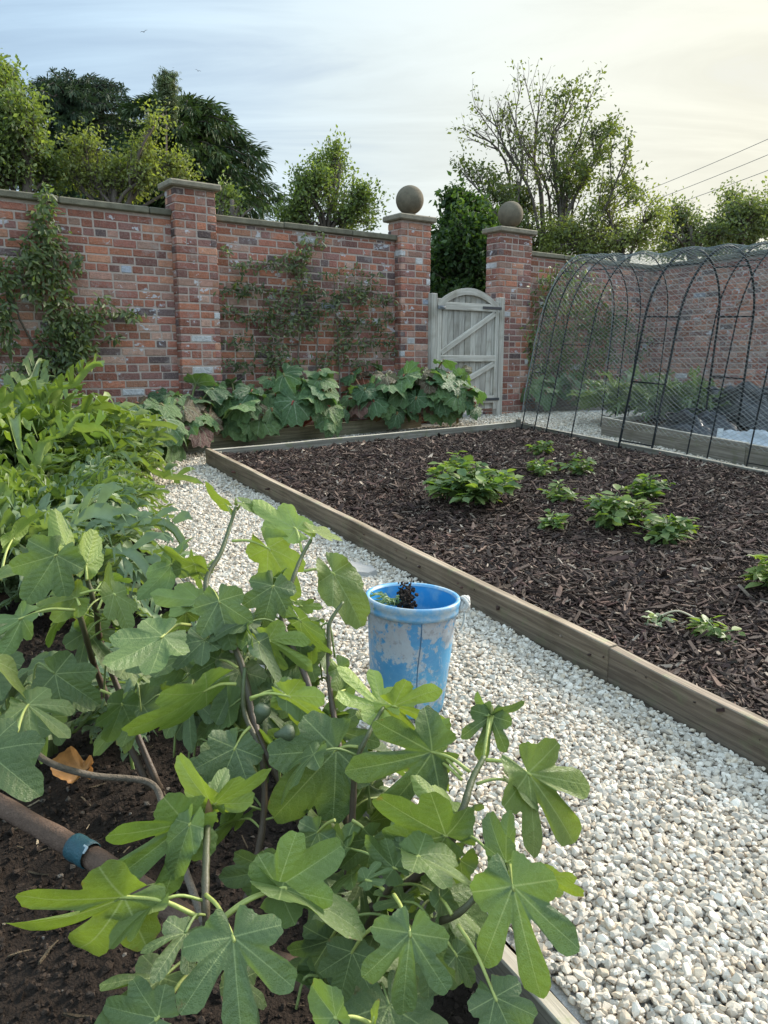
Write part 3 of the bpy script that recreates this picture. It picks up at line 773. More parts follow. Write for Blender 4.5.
# ================================================================== NETTED TUNNEL
# hoops stand along the right edge of the mulched bed and span the path
tn = nrm(ground(745, 479.5)[:2] - ground(522, 435.5)[:2])                                          # along, towards the camera
tc = np.array([-tn[1], tn[0]]); tc = tc if tc[0] > 0 else -tc   # across, away from the bed
T0 = ground(522, 435.5)[:2]; TWD = 1.14; TH = 1.74; SPR = 1.14
def t_along(u, v): return (ground(u, v)[:2] - T0) @ tn
def lean(x, z): return (.21 - .12 * x / TWD) * z       # the old frame has settled away from the bed
def hoop_pt(s, q):
    """q 0..1 from the near foot over the top to the far foot"""
    Larc = pi * TWD / 2 * .98; Lt = 2 * SPR + Larc; l = q * Lt
    if l < SPR: x, z = 0, l
    elif l > SPR + Larc: x, z = TWD, Lt - l
    else:
        a = pi * (l - SPR) / Larc; x = TWD / 2 * (1 - math.cos(a)); z = SPR + (TH - SPR) * math.sin(a)
    x = x + lean(x, z)
    p = T0 + tn * s + tc * x
    return np.array([p[0], p[1], gz(p[0], p[1]) + z])
feet = [t_along(522, 435), t_along(543, 436.5), t_along(553, 439), t_along(577, 444), t_along(627, 453), t_along(654, 460), t_along(687, 467), t_along(707, 471), t_along(745, 479)]
feet += [feet[-1] + .32, feet[-1] + .55, feet[-1] + .95, feet[-1] + 1.3]
black = (.012, .013, .013)
def hoop_arch(s0, s1, lab, thick=.0062, rungs=(.12, .62, 1.16)):
    root = thing('garden_arch', hoop_pt((s0 + s1) / 2, 0), lab, 'arch', 'black metal arches of the netted tunnel')
    for s in (s0, s1):
        q = MB(); q.tube([hoop_pt(s, x) for x in np.linspace(0, 1, 44)], thick, 8, black); q.build('hoop', M['steel'], root)
    def rung(a, b): q = MB(); q.tube([a, b], thick * .7, 6, black); q.build('rung', M['steel'], root)
    for h in rungs:
        for far in (0, 1):
            Lt = 2 * SPR + pi * TWD / 2 * .98; x = h / Lt; x = 1 - x if far else x
            rung(hoop_pt(s0, x), hoop_pt(s1, x))
    for x in (.40, .5, .6): rung(hoop_pt(s0, x), hoop_pt(s1, x))
hoop_arch(feet[0], feet[1], 'black metal arch at the far end of the tunnel, nearest the gate')
hoop_arch(feet[2], feet[3], 'second black metal arch from the gate end of the tunnel', rungs=(.1, .9))
hoop_arch(feet[4], feet[5], 'black metal arch with the thick front leg in the middle of the tunnel', thick=.0105)
hoop_arch(feet[6], feet[7], 'black metal arch just right of the thick legged middle arch', rungs=(.62, 1.16))
hoop_arch(feet[8], feet[9], 'black metal arch at the right edge of the photo, nearest the camera')
hoop_arch(feet[10] + .1, feet[11] + .1, 'black metal arch continuing the tunnel just past the right edge')
# netting
s_a, s_b = feet[0] - .03, feet[11] + .15
cell = .034; Lt = 2 * SPR + pi * TWD / 2 * .98
ns = int((s_b - s_a) / (cell * .87)); nq = int((Lt - .36) / cell)
S, Q = np.meshgrid(np.arange(ns + 1), np.arange(nq + 1), indexing='ij')
qs = (.22 / Lt) + (Q + .5 * (S % 2)) / nq * (1 - .40 / Lt); ss = s_a + S * (s_b - s_a) / ns
l = qs * Lt; Larc = pi * TWD / 2 * .98
aa = np.clip((l - SPR) / Larc, 0, 1) * pi
xx = TWD / 2 * (1 - np.cos(aa)); zz = np.where(l < SPR, l, np.where(l > SPR + Larc, Lt - l, SPR + (TH - SPR) * np.sin(aa)))
nz = vnoise(np.stack([ss * 2.2, qs * 9], -1), 77) - .5; nz2 = vnoise(np.stack([ss * 7, qs * 30], -1), 78) - .5
fs = np.array(feet); dist = np.min(np.abs(ss[..., None] - fs), -1)
sag = -np.minimum(dist, .25) * .16
off = .012 + nz * .05 + nz2 * .018
xn = -np.cos(aa); zn = np.sin(aa)
xx = xx + xn * off; zz = zz + zn * (off + sag); xx = xx + lean(xx, zz)
ss = ss + (vnoise(np.stack([ss * 9, qs * 50], -1), 79) - .5) * .012
pp = T0 + tn * ss[..., None] + tc * xx[..., None]
PT = np.stack([pp[..., 0], pp[..., 1], gz(pp[..., 0], pp[..., 1]) + zz], -1)
A, B = [], []
def lk(i0, i1): A.append(PT[i0].reshape(-1, 3)); B.append(PT[i1].reshape(-1, 3))
even = (S % 2 == 0)
A.append(PT[:-1, :][even[:-1]]); B.append(PT[1:, :][even[:-1]])                      # even -> odd, same index
A.append(PT[:-1, :-1][~even[:-1, :-1]]); B.append(PT[1:, 1:][~even[:-1, :-1]])       # odd -> even, next index
A.append(PT[:-1, 1:][even[:-1, 1:]]); B.append(PT[1:, :-1][even[:-1, 1:]])
A.append(PT[:-1, :][~even[:-1]]); B.append(PT[1:, :][~even[:-1]])
A = np.concatenate(A); B = np.concatenate(B); k = len(A)
d = nrm(B - A); x = nrm(np.cross(d, np.array([.3, .5, .8]))); y = np.cross(d, x); rad = .00115
V = []
for E_ in (A, B):
    for j in range(3):
        a = j * 2 * pi / 3; V.append(E_ + rad * (math.cos(a) * x + math.sin(a) * y))
V = np.stack(V, 1).reshape(-1, 3); o6 = np.arange(k)[:, None] * 6
F = np.concatenate([o6 + np.array([[j, (j + 1) % 3, (j + 1) % 3 + 3, j + 3]]) for j in range(3)])
mb = MB(); mb.add(V, [F], (.27, .30, .29), None, 0, True)
for sl, jj in ((0, 0), (-1, 0)):
    mb.tube(PT[sl], .004, 5, (.16, .19, .19))
tag(mb.build('garden_netting', M['net']), 'grey green netting draped over the black tunnel arches', 'netting')

# ================================================================== ODDS AND ENDS
def crumple(name, c, sx, sy, seed, col, m, lab, cat, amp=.09, rot=0.0, base=.02):
    n = 46; u = np.linspace(-1, 1, n); X, Y = np.meshgrid(u, u); p = np.stack([X, Y], -1)
    warp = .25 * (fbm(p * 1.6 + seed, seed, 3) - .45)
    fold = np.abs(fbm(p * np.array([1.2, 3.6]) + seed * 3, seed + 4, 4) - .47) * 3.2
    h = amp * (.25 + fold) * np.clip(1.15 - (X ** 2 + Y ** 2) ** 1.5, 0.06, 1)
    x = X * sx * (1 + warp); y = Y * sy * (1 - warp)
    cx = c[0] + x * math.cos(rot) - y * math.sin(rot); cy = c[1] + x * math.sin(rot) + y * math.cos(rot)
    i = np.arange(n - 1)[:, None] * n + np.arange(n - 1)[None]; q = np.stack([i, i + 1, i + n + 1, i + n], -1).reshape(-1, 4)
    mb = MB(); mb.add(np.stack([cx, cy, gz(cx, cy) + c[2] + base + h], -1).reshape(-1, 3), [q], col)
    return tag(mb.build(name, m), lab, cat)
M['plastic'] = attr_mat('black_plastic', .28, .2, 20, .3, 40, .6)
M['plasticw'] = attr_mat('pale_plastic', .35, .2, 20, .3, 40, .5)
def fbpt(u, v, h=.12):
    q = ground(u, v, h); return np.array([q[0], q[1], h])
rot_f = math.atan2(fd[1], fd[0])
crumple('plastic_sheet', fbpt(752, 425), .75, .34, 5, (.018, .019, .021), M['plastic'], 'crumpled black plastic sheeting heaped in the far bed behind the netting', 'sheeting', .34, rot_f)
crumple('plastic_sheet', fbpt(700, 434), .42, .20, 9, (.03, .032, .035), M['plastic'], 'small dark folded plastic sheet lying at the front of the far bed', 'sheeting', .16, rot_f)
crumple('plastic_sheet', fbpt(758, 446), .42, .13, 13, (.45, .48, .5), M['plasticw'], 'pale grey plastic sheet along the far bed board', 'sheeting', .10, rot_f)
mb = MB(); c0 = fbpt(688, 430); pts = []
for a in np.linspace(0, 2.3 * 2 * pi, 60):
    rr_ = .28 + .03 * math.sin(a * .6); x = c0[0] + rr_ * math.cos(a) * 1.2 + .15 * a / 14; y = c0[1] + rr_ * .7 * math.sin(a)
    pts.append([x, y, gz(x, y) + .2 + .02 * math.sin(a * 2.3) + a * .005])
mb.tube(pts, .011, 8, (.02, .022, .024)); tag(mb.build('hose', M['steel']), 'black hose coiled loosely on the soil of the far bed', 'hose')
# plant label in the far bed
q = ground(719, 441, .12); mb = MB(); mb.box(q + np.array([0, 0, .05]), (1, 0, 0), (0, .98, .2), (0, -.2, .98), (.025, .003, .06), (.7, .72, .72), 0, bev=.001)
tag(mb.build('plant_label', M['plasticw']), 'small white blank plant label stuck in the far bed', 'label')
# flat stone beside the bucket
q = ground(356, 571); mb = MB(); r = RS(6); n = 14
top = []; bot = []
for j in range(n):
    a = j * 2 * pi / n; rr_ = (.075 + .012 * r.normal()); x = q[0] + rr_ * math.cos(a) * 1.15; y = q[1] + rr_ * math.sin(a)
    top.append([x, y, gz(x, y) + .018 + .003 * r.normal()]); bot.append([x * 1.0 + .008 * math.cos(a), y + .008 * math.sin(a), gz(x, y) - .02])
V = top + bot + [[q[0], q[1], gz(q[0], q[1]) + .022]]
mb.add(V, [(j, (j + 1) % n, 2 * n) for j in range(n)] + [(j, n + j, n + (j + 1) % n, (j + 1) % n) for j in range(n)], (.33, .315, .29), None, 0, False)
tag(mb.build('flat_stone', M['stone']), 'flat pale grey stone on the gravel just behind the blue bucket', 'stone')
# power lines
def wire(a, b, lab):
    mb = MB(); t_ = np.linspace(0, 1, 40)[:, None]; pts = a + (b - a) * t_; pts[:, 2] -= (4 * .45 * t_ * (1 - t_))[:, 0]
    mb.tube(pts, .016, 5, (.12, .12, .12)); tag(mb.build('power_line', M['iron']), lab, 'power line', 'overhead power lines')
for (ua, va, ub, vb, lab) in ((560, 222, 1000, 30, 'topmost of the three thin overhead wires in the pale sky'), (560, 232, 1000, 52, 'middle of the three thin overhead wires in the pale sky'), (560, 240, 1000, 76, 'lowest of the three thin overhead wires in the pale sky')):
    wire(at(ua, va, 62), at(ub, vb, 30), lab)
# birds
def bird(u, v, d, size, ang, lab):
    c = at(u, v, d); e = np.array([math.cos(ang), .25, math.sin(ang)]); e = nrm(e); f = nrm(np.cross([0, 0, 1], e)); n_ = np.cross(e, f)
    mb = MB(); L = size
    prof = [(0, -.5), (.05, -.42), (.09, -.2), (.1, .0), (.08, .2), (.06, .32), (.05, .4), (.0001, .5)]
    mb.lathe([(max(a, .0001) * L, h * L) for a, h in prof], c, 10, (.05, .045, .04), 0, f, e)
    for sg in (-1, 1):
        pts = np.array([c + f * L * .18, c - f * L * .15, c + e * sg * L * .55 - f * L * .12 + n_ * L * .28, c + e * sg * L * .5 + f * L * .16 + n_ * L * .28, c + e * sg * L * 1.1 - f * L * .25 + n_ * L * .12])
        mb.add(np.concatenate([pts, pts + n_ * L * .03]), [(0, 1, 2, 3), (3, 2, 4), (5, 8, 7, 6), (8, 9, 7), (0, 3, 8, 5), (3, 4, 9, 8), (1, 6, 7, 2), (2, 7, 9, 4)], (.06, .055, .05))
    tag(mb.build('bird', M['bark']), lab, 'bird', 'birds flying over the trees')
bird(144, 32, 30, .14, .4, 'upper of two tiny dark birds high in the blue sky')
bird(198, 71, 32, .12, -.3, 'lower of two tiny dark birds, just above the dark conifer')
# ================================================================== LEAF SHAPES
def polar_leaf(lobes, core, base_cut=168, nth=110, nr=7, scallop=.02, ns=26, seed=0, p=10):
    th = np.radians(np.linspace(-base_cut, base_cut, nth)); R = np.full(nth, core)
    acc = R ** p
    for (a, l, b) in lobes:
        for s in ((1,) if a == 0 else (1, -1)):
            d = th - math.radians(a) * s; A_ = 1.08 * b; c0 = l - A_
            ca, sa = np.cos(d), np.sin(d)
            qa = ca ** 2 / A_ ** 2 + sa ** 2 / b ** 2; qb = -2 * c0 * ca / A_ ** 2; qc = c0 ** 2 / A_ ** 2 - 1
            D = qb ** 2 - 4 * qa * qc; r_ = np.where(D > 0, (-qb + np.sqrt(np.maximum(D, 0))) / (2 * qa), 0)
            r_ = np.where(ca > 0, r_, 0)
            acc = acc + np.maximum(r_, 0) ** p
    R = acc ** (1 / p)
    R = np.convolve(np.pad(R, 2, mode='edge'), np.array([.02, .14, .68, .14, .02]), 'valid')
    R = R * (1 + scallop * np.sin(th * ns + seed) + scallop * .6 * np.sin(th * ns * .53 + 2 * seed))
    R = R * np.clip((np.radians(base_cut + 14) - np.abs(th)) / .35, .55, 1)
    rr_ = np.linspace(0, 1, nr + 1)[1:] ** .85
    V = [[0, 0]]; 
    X = rr_[:, None] * R[None] * np.sin(th)[None]; Y = rr_[:, None] * R[None] * np.cos(th)[None]
    v = np.concatenate([[[0, 0]], np.stack([X, Y], -1).reshape(-1, 2)])
    tri = np.array([(0, 1 + j + 1, 1 + j) for j in range(nth - 1)])
    i = np.arange(nr - 1)[:, None] * nth; j = np.arange(nth - 1)[None]
    q = np.stack([1 + i + j, 1 + i + j + 1, 1 + i + nth + j + 1, 1 + i + nth + j], -1).reshape(-1, 4)
    edge = np.concatenate([[0], np.repeat(rr_, nth)]); ang = np.concatenate([[0], np.tile(th, nr)])
    return v, [tri, q], edge, ang
FIG = {
    'deep': [polar_leaf([(0, 1.0, .20), (42, .86, .175), (88, .54, .18)], .33, seed=k) for k in range(3)],
    'mid': [polar_leaf([(0, 1.0, .25), (43, .80, .205), (92, .55, .20)], .36, seed=k + 3) for k in range(3)],
    'three': [polar_leaf([(0, 1.0, .27), (42, .76, .21), (104, .44, .22)], .40, seed=k + 6) for k in range(3)],
    'oval': [polar_leaf([(0, 1.0, .36), (40, .62, .3), (110, .36, .22)], .36, seed=k + 9) for k in range(2)],
}
def add_leaf(mb, shape, J, y, z, L, W, col, fold=.18, droop=.25, wave=.04, side=.12, seed=0, curl=0.0, pleat=0.0):
    v, F_, edge, ang = shape; r = RS(seed)
    y = nrm(y); z = nrm(z - y * (z @ y)); x = np.cross(y, z)
    px = v[:, 0] * W; py = v[:, 1]
    ph = r.uniform(0, 6, 3)
    h = fold * np.abs(px) - side * px ** 2 * 2 - droop * py * np.abs(py) + wave * edge ** 2 * (np.sin(ang * 3 + ph[0]) + .7 * np.sin(ang * 5 + ph[1])) + curl * edge ** 4 * .2 + r.normal() * .10 * px * py
    h = h + .018 * np.sin(py * 16 + ph[2]) * np.abs(px) 
    if pleat: h = h + pleat * edge * np.sin(ang * 11 + ph[1]) * (.4 + .6 * edge)
    tw = r.normal() * .14 * py
    X = px * np.cos(tw) ; h = h + px * np.sin(tw)
    V = J + L * (X[:, None] * x + py[:, None] * y + h[:, None] * z)
    mb.add(V, F_, col, np.column_stack([v, edge]), 0, True)
def cmix(t_, a, b): return np.asarray(a) * (1 - t_) + np.asarray(b) * t_
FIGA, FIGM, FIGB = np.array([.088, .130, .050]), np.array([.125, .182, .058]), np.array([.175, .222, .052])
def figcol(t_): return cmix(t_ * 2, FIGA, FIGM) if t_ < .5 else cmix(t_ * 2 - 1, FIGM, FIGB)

# ================================================================== THE FIG
def DF(u, v):
    base = np.interp(v, [440, 500, 600, 700, 800, 900, 1024], [1.85, 1.78, 1.62, 1.44, 1.24, 1.06, .93])
    return base
def fp(u, v, off=0.0): return at(u, v, DF(u, v) + off)
fig_root = ground(300, 880, -.1)
fig = thing('fig_bush', fig_root, 'large fig bush with big lobed green leaves filling the foreground beside the gravel path', 'fig bush')
fig_leaves = MB(); fig_pet = fig_leaves; fig_stem = MB()
STEMS = [  # (u, v, depth offset) from the base up, radii in metres
    ([(330, 905, .34), (300, 820, .22), (258, 735, .10), (240, 660, .05), (206, 590, .0), (222, 550, 0), (236, 507, 0)], .013, .0055),
    ([(330, 900, .36), (330, 800, .22), (310, 690, .10), (282, 620, .04), (292, 582, 0), (302, 556, 0), (311, 540, 0)], .011, .005),
    ([(345, 890, .35), (345, 790, .22), (330, 690, .12), (329, 640, .08), (330, 622, .06), (343, 602, .05)], .010, .005),
    ([(345, 905, .30), (352, 820, .16), (356, 765, .05), (368, 735, 0), (384, 706, 0)], .010, .0045),
    ([(345, 925, .30), (400, 890, .20), (445, 850, .08), (462, 812, .02), (472, 780, 0), (484, 757, -.01)], .013, .0065),
    ([(350, 935, .30), (400, 925, .17), (452, 917, .05), (490, 880, .0), (509, 858, 0)], .010, .0045),
    ([(260, 1000, .35), (215, 960, .12), (206, 915, .03), (206, 860, .0), (208, 820, 0), (212, 803, 0)], .010, .006),
    ([(240, 925, .34), (262, 830, .22), (262, 760, .12), (245, 715, .06), (243, 690, .02), (245, 668, .0)], .010, .005),
    ([(150, 790, .62), (100, 680, .44), (84, 630, .14), (74, 592, .06), (68, 562, 0)], .012, .006),
    ([(160, 790, .62), (105, 655, .42), (96, 610, .16), (87, 578, .08), (86, 562, .04)], .012, .0065),
    ([(360, 940, .28), (380, 905, .16), (394, 880, .08), (410, 850, .03), (416, 845, .0)], .009, .004),
]
for path, ra, rb in STEMS:
    pts = smooth_path([fp(u, v, o) for u, v, o in path], 8); k = len(pts); tt = np.linspace(0, 1, k)
    rad = .72 * (ra + (rb - ra) * tt) * (1 + .08 * np.sin(np.arange(k) * 1.9))
    cc = np.stack([cmix(max(0, (x - .35) / .65) ** .8, (.085, .06, .042), (.07, .095, .03)) for x in tt])
    fig_stem.tube(pts, rad, 9, cc)
# the leaning trunk at the left and the thin bare branch
trunk = MB(); tp = [at(-60, 770, 1.86), at(30, 822, 1.70), at(100, 862, 1.58), at(185, 918, 1.43), at(260, 960, 1.36), at(330, 985, 1.34)]
pts = smooth_path(tp, 8); trunk.tube(pts, np.linspace(.021, .026, len(pts)) * (1 + .05 * np.sin(np.arange(len(pts)) * 1.3)), 14, (.13, .085, .062))
tag(trunk.build('trunk', M['bark'], fig), 'thick brown leaning trunk low over the soil')
tb = MB(); pts = smooth_path([at(-40, 700, 1.62), at(10, 728, 1.60), at(45, 760, 1.62), at(90, 775, 1.66), at(150, 783, 1.7), at(165, 815, 1.62), at(185, 870, 1.46), at(205, 925, 1.38)], 8)
tb.tube(pts, np.linspace(.0065, .0075, len(pts)), 8, (.17, .14, .11)); tb.build('branch', M['bark'], fig)
# hero leaves: J(u,v) T(u,v) roll tip-depth kind width tint offset petiole(u,v)
HERO = [
    (226, 504, 194, 486, 62, .05, 'oval', .9, .9, 0, (232, 515)), (243, 503, 266, 514, 35, .02, 'oval', .8, .55, -.01, (237, 510)),
    (296, 529, 247, 505, 152, .06, 'three', .95, 1.0, .02, (302, 552)), (313, 531, 348, 541, 60, .03, 'three', .8, 1.0, 0, (311, 541)),
    (268, 548, 306, 604, 160, .05, 'mid', 1.0, .95, .05, (232, 541)), (273, 586, 262, 634, 8, -.04, 'mid', 1.25, .02, -.03, (290, 590)),
    (219, 601, 232, 658, -12, -.03, 'mid', 1.15, .05, -.06, (208, 590)), (333, 573, 372, 634, 24, .0, 'oval', .95, .95, .05, (304, 571)),
    (301, 606, 326, 606, 170, .05, 'three', .8, .8, .06, (286, 600)), (247, 643, 233, 612, 40, .06, 'oval', .8, .3, -.02, (245, 655)),
    (258, 642, 288, 688, 48, -.03, 'oval', .8, .05, -.02, (246, 652)), (268, 640, 322, 668, 150, .05, 'deep', 1.0, .95, .0, (255, 660)),
    (300, 620, 327, 668, -50, .0, 'three', .8, .1, .0, (290, 615)), (195, 564, 140, 553, 58, .02, 'three', .9, .85, .0, (214, 570)),
    (200, 600, 144, 598, 150, .04, 'three', .9, .8, .04, (210, 590)), (175, 556, 190, 530, 60, .03, 'oval', .8, .6, .06, (206, 580)),
    (56, 555, 20, 612, 2, -.03, 'mid', 1.2, .12, -.06, (80, 562)), (86, 566, 96, 522, 160, .05, 'oval', 1.1, 1.0, 0, (87, 580)),
    (66, 546, 48, 507, 150, .05, 'oval', .8, .9, .03, (74, 575)), (-6, 580, 30, 562, 58, .0, 'three', .9, .9, 0, (-30, 590)),
    (76, 598, 28, 610, 165, .05, 'mid', 1.0, .95, .05, (80, 606)), (108, 592, 103, 556, 50, .03, 'oval', .8, .85, .06, (98, 610)),
    (114, 594, 134, 636, 28, -.02, 'three', .9, .8, -.01, (80, 594)), (22, 618, -32, 656, 140, .0, 'deep', 1.0, .35, -.02, (75, 610)),
    (163, 636, 90, 684, 150, -.10, 'mid', 1.15, .12, -.08, (190, 625)), (172, 564, 140, 606, 150, .03, 'three', .9, .2, .04, (205, 575)),
    (28, 705, 72, 736, 30, -.02, 'deep', 1.1, .75, .05, (17, 733)), (-14, 752, 36, 790, 6, -.04, 'mid', 1.25, .3, -.02, (-30, 730)),
    (-8, 660, 38, 702, 64, .0, 'oval', .9, .95, -.02, (-20, 680)), (122, 704, 108, 748, 20, .0, 'three', 1.0, .1, .12, (100, 690)),
    (206, 690, 125, 756, 66, -.12, 'three', .9, .75, .0, (236, 684)), (235, 748, 212, 806, 4, -.05, 'mid', 1.2, .05, .04, (250, 727)),
    (210, 802, 168, 758, 40, .02, 'oval', .75, .85, 0, (211, 806)), (213, 800, 226, 764, 10, .03, 'oval', .75, .6, 0.01, (211, 806)), (214, 804, 274, 780, -48, .0, 'three', .7, .8, -.01, (211, 806)),
    (288, 696, 340, 730, 148, .02, 'mid', 1.0, .95, .0, (250, 698)), (286, 690, 316, 726, 30, -.03, 'oval', 1.0, .3, .01, (250, 700)),
    (336, 750, 270, 822, 0, -.06, 'mid', 1.2, .05, .06, (358, 747)), (394, 706, 450, 722, 150, .06, 'deep', 1.15, 1.0, .0, (384, 706)),
    (382, 706, 335, 670, 152, .06, 'deep', 1.05, 1.0, .0, (384, 708)), (375, 718, 352, 700, 150, .05, 'three', .9, .9, .03, (380, 712)),
    (432, 752, 345, 778, 28, -.05, 'deep', 1.2, .12, .0, (470, 772)), (428, 750, 446, 718, 150, .05, 'three', 1.1, .75, .04, (462, 775)), (425, 756, 452, 790, 130, .02, 'three', .9, .9, .05, (462, 780)),
    (491, 716, 478, 762, -6, -.03, 'deep', 1.1, .2, .0, (484, 757)), (494, 714, 528, 704, -60, .02, 'oval', .7, .3, 0, (488, 735)), (489, 712, 470, 697, 60, .02, 'oval', .7, .5, 0, (487, 735)),
    (528, 773, 588, 852, 20, .03, 'deep', .95, .85, .0, (486, 760)), (512, 781, 545, 806, 66, .0, 'oval', .9, .1, .01, (476, 784)),
    (456, 812, 404, 786, 140, .03, 'three', .9, .85, .03, (464, 808)), (446, 836, 374, 800, 30, -.04, 'mid', 1.0, .08, .02, (458, 826)),
    (507, 842, 506, 808, 30, .02, 'oval', 1.0, .1, .02, (509, 858)), (506, 862, 482, 812, 25, .03, 'oval', .8, .12, -.01, (508, 860)),
    (513, 886, 541, 1012, -8, -.05, 'deep', .95, .18, -.03, (509, 862)), (410, 933, 400, 1024, -4, -.04, 'deep', 1.2, .2, -.02, (394, 895)),
    (495, 997, 524, 1060, 0, -.04, 'mid', 1.2, .1, .03, (458, 925)), (548, 878, 586, 894, 150, .02, 'three', .9, 1.0, .06, (512, 862)), (520, 864, 532, 896, 150, .03, 'oval', .9, .9, .03, (510, 862)),
    (418, 856, 482, 882, 48, -.02, 'mid', .95, .5, .0, (410, 870)), (440, 898, 450, 952, 55, .0, 'three', .9, .05, .05, (452, 915)), (456, 955, 480, 990, 20, .0, 'three', .9, .05, .06, (440, 935)),
    (233, 937, 241, 1046, -5, -.07, 'deep', 1.3, .42, -.04, (206, 895)), (278, 887, 345, 846, -10, .0, 'mid', 1.1, .3, -.01, (208, 930)), (282, 888, 374, 922, 60, .0, 'oval', .8, .4, -.02, (208, 932)),
    (270, 868, 214, 886, 20, .0, 'three', 1.0, .05, .16, (290, 860)), (352, 952, 338, 1006, 0, -.03, 'mid', 1.3, .0, .12, (372, 928)), (336, 1018, 306, 982, 20, .04, 'oval', 1.1, .4, -.02, (372, 1024)),
    (158, 1018, 96, 1008, 10, .0, 'mid', 1.1, .1, .0, (198, 965)), (186, 823, 100, 896, 26, -.05, 'deep', 1.0, .4, -.02, (207, 828)), (190, 824, 168, 884, -10, -.03, 'oval', .8, .45, -.03, (207, 828)),
    (124, 897, -4, 955, 42, -.02, 'deep', 1.0, .75, -.03, (198, 917)), (374, 1018, 376, 1000, 40, .0, 'oval', .7, 1.0, .0, (372, 1035)),
    (366, 880, 392, 866, 30, .0, 'deep', 1.0, .5, .02, (384, 890)), (394, 868, 360, 838, 20, .02, 'three', 1.0, .25, .02, (400, 870)), (402, 850, 420, 806, 20, .03, 'mid', 1.0, .08, .03, (412, 852)),
    (318, 832, 296, 876, 0, -.02, 'mid', 1.1, .03, .12, (335, 820)), (372, 838, 340, 872, 20, -.02, 'three', 1.0, .05, .1, (352, 820)), (306, 748, 318, 790, 20, -.02, 'mid', 1.1, .05, .14, (325, 760)),
    (345, 690, 322, 720, 150, .0, 'three', 1.0, .3, .12, (335, 700)), (268, 700, 290, 748, 10, -.02, 'mid', 1.1, .02, .14, (300, 720)), (196, 700, 172, 742, 0, 0, 'mid', 1.1, .03, .2, (240, 730)),
    (184, 660, 150, 690, 150, .02, 'three', 1.0, .4, .12, (225, 650)), (218, 660, 196, 706, 10, -.03, 'mid', 1.0, .1, .06, (238, 668)), (240, 640, 262, 600, 40, .05, 'oval', .9, .2, .1, (240, 650)),
    (300, 640, 276, 676, 10, 0, 'mid', 1.0, .05, .10, (290, 650)), (338, 668, 352, 704, 30, 0, 'three', 1.0, .6, .08, (330, 660)), (186, 612, 160, 640, 20, 0, 'mid', 1.0, .06, .12, (208, 600)),
    (200, 578, 178, 548, 60, .04, 'oval', 1.0, .3, .10, (214, 560)), (12, 540, 40, 500, 120, .05, 'three', .9, .7, .1, (0, 580)), (-10, 630, 26, 640, 30, 0, 'mid', 1.0, .08, .1, (-30, 650)),
    (430, 950, 468, 1000, -10, 0, 'mid', 1.1, .02, .14, (400, 920)), (460, 860, 436, 905, 10, 0, 'three', 1.0, .04, .12, (445, 850)), (330, 940, 300, 990, 10, 0, 'mid', 1.2, .02, .16, (345, 925)),
]
rq = RS(12)
for k, (ju, jv, tu, tv, roll, dd, kind, wd_, tint, off, pt) in enumerate(HERO):
    J = fp(ju, jv, off); T = at(tu, tv, DF(ju, jv) + off + dd)
    y = T - J; L = np.linalg.norm(y); y = y / L; L = min(L, 1.22 * math.hypot(tu - ju, tv - jv) * DF(ju, jv) / FPX)
    c = nrm(CAM - J); x = nrm(np.cross(y, c)); z = np.cross(x, y); a = math.radians(roll)
    z2 = z * math.cos(a) - x * math.sin(a)
    sh = FIG[kind][k % len(FIG[kind])]
    col = figcol(tint) * rq.uniform(.85, 1.12) * np.array([1, 1, rq.uniform(.85, 1.15)])
    add_leaf(fig_leaves, sh, J, y, z2, L * (.90 if abs(roll) > 100 else .95) * (.9 if jv < 700 else 1), wd_ * (.74 if abs(roll) > 100 else .82), col, fold=rq.uniform(.10, .36), droop=rq.uniform(.08, .36), wave=rq.uniform(.03, .065), side=rq.uniform(.08, .2), seed=k + 100)
    A_ = fp(pt[0], pt[1], max(0, off) * .6 + .012)
    mid = (A_ + J) / 2 + np.array([0, 0, .10 * np.linalg.norm(A_ - J)])
    pts = smooth_path([A_, mid, J, J + y * L * .05 - z2 * .002], 6)
    fig_pet.tube(pts, np.linspace(.0032, .0017, len(pts)) * (.8 + 1.8 * L) , 7, cmix(tint, (.30, .33, .09), (.38, .42, .11)) * 1.0, 1)
# more leaves up and down the shoots
rq = RS(77)
for si, (path, ra, rb) in enumerate(STEMS):
    pts = smooth_path([fp(u, v, o) for u, v, o in path], 8)
    for k in range(4):
        i = int(len(pts) * rq.uniform(.15, .6)); B = pts[i]; az = rq.uniform(0, 2 * pi)
        if abs(math.sin(az) + 1) < .5 and rq.uniform() < .5: az += 2
        out = np.array([math.cos(az), math.sin(az), rq.uniform(-.1, .35)]); J = B + out * rq.uniform(.05, .11)
        y = nrm(out * .8 + np.array([0, 0, rq.uniform(-1.1, -.1)])); z = nrm(np.array([0, 0, 1.]) + out * .5 + rq.normal(size=3) * .35)
        tint = np.clip(rq.normal() * .25 + .2, 0, .8); Ls = rq.uniform(.06, .115)
        add_leaf(fig_leaves, FIG[('mid', 'deep', 'three', 'deep')[k % 4]][k % 3], J, y, z, Ls, rq.uniform(.7, .95), figcol(tint) * rq.uniform(.85, 1.1), fold=rq.uniform(.1, .45), droop=rq.uniform(.1, .45), wave=.06, side=.18, seed=si * 40 + k + 900)
        fig_leaves.tube(smooth_path([B, (B + J) / 2 + np.array([0, 0, .012]), J], 5), .0022, 6, cmix(tint, (.20, .25, .08), (.30, .36, .10)), 1)
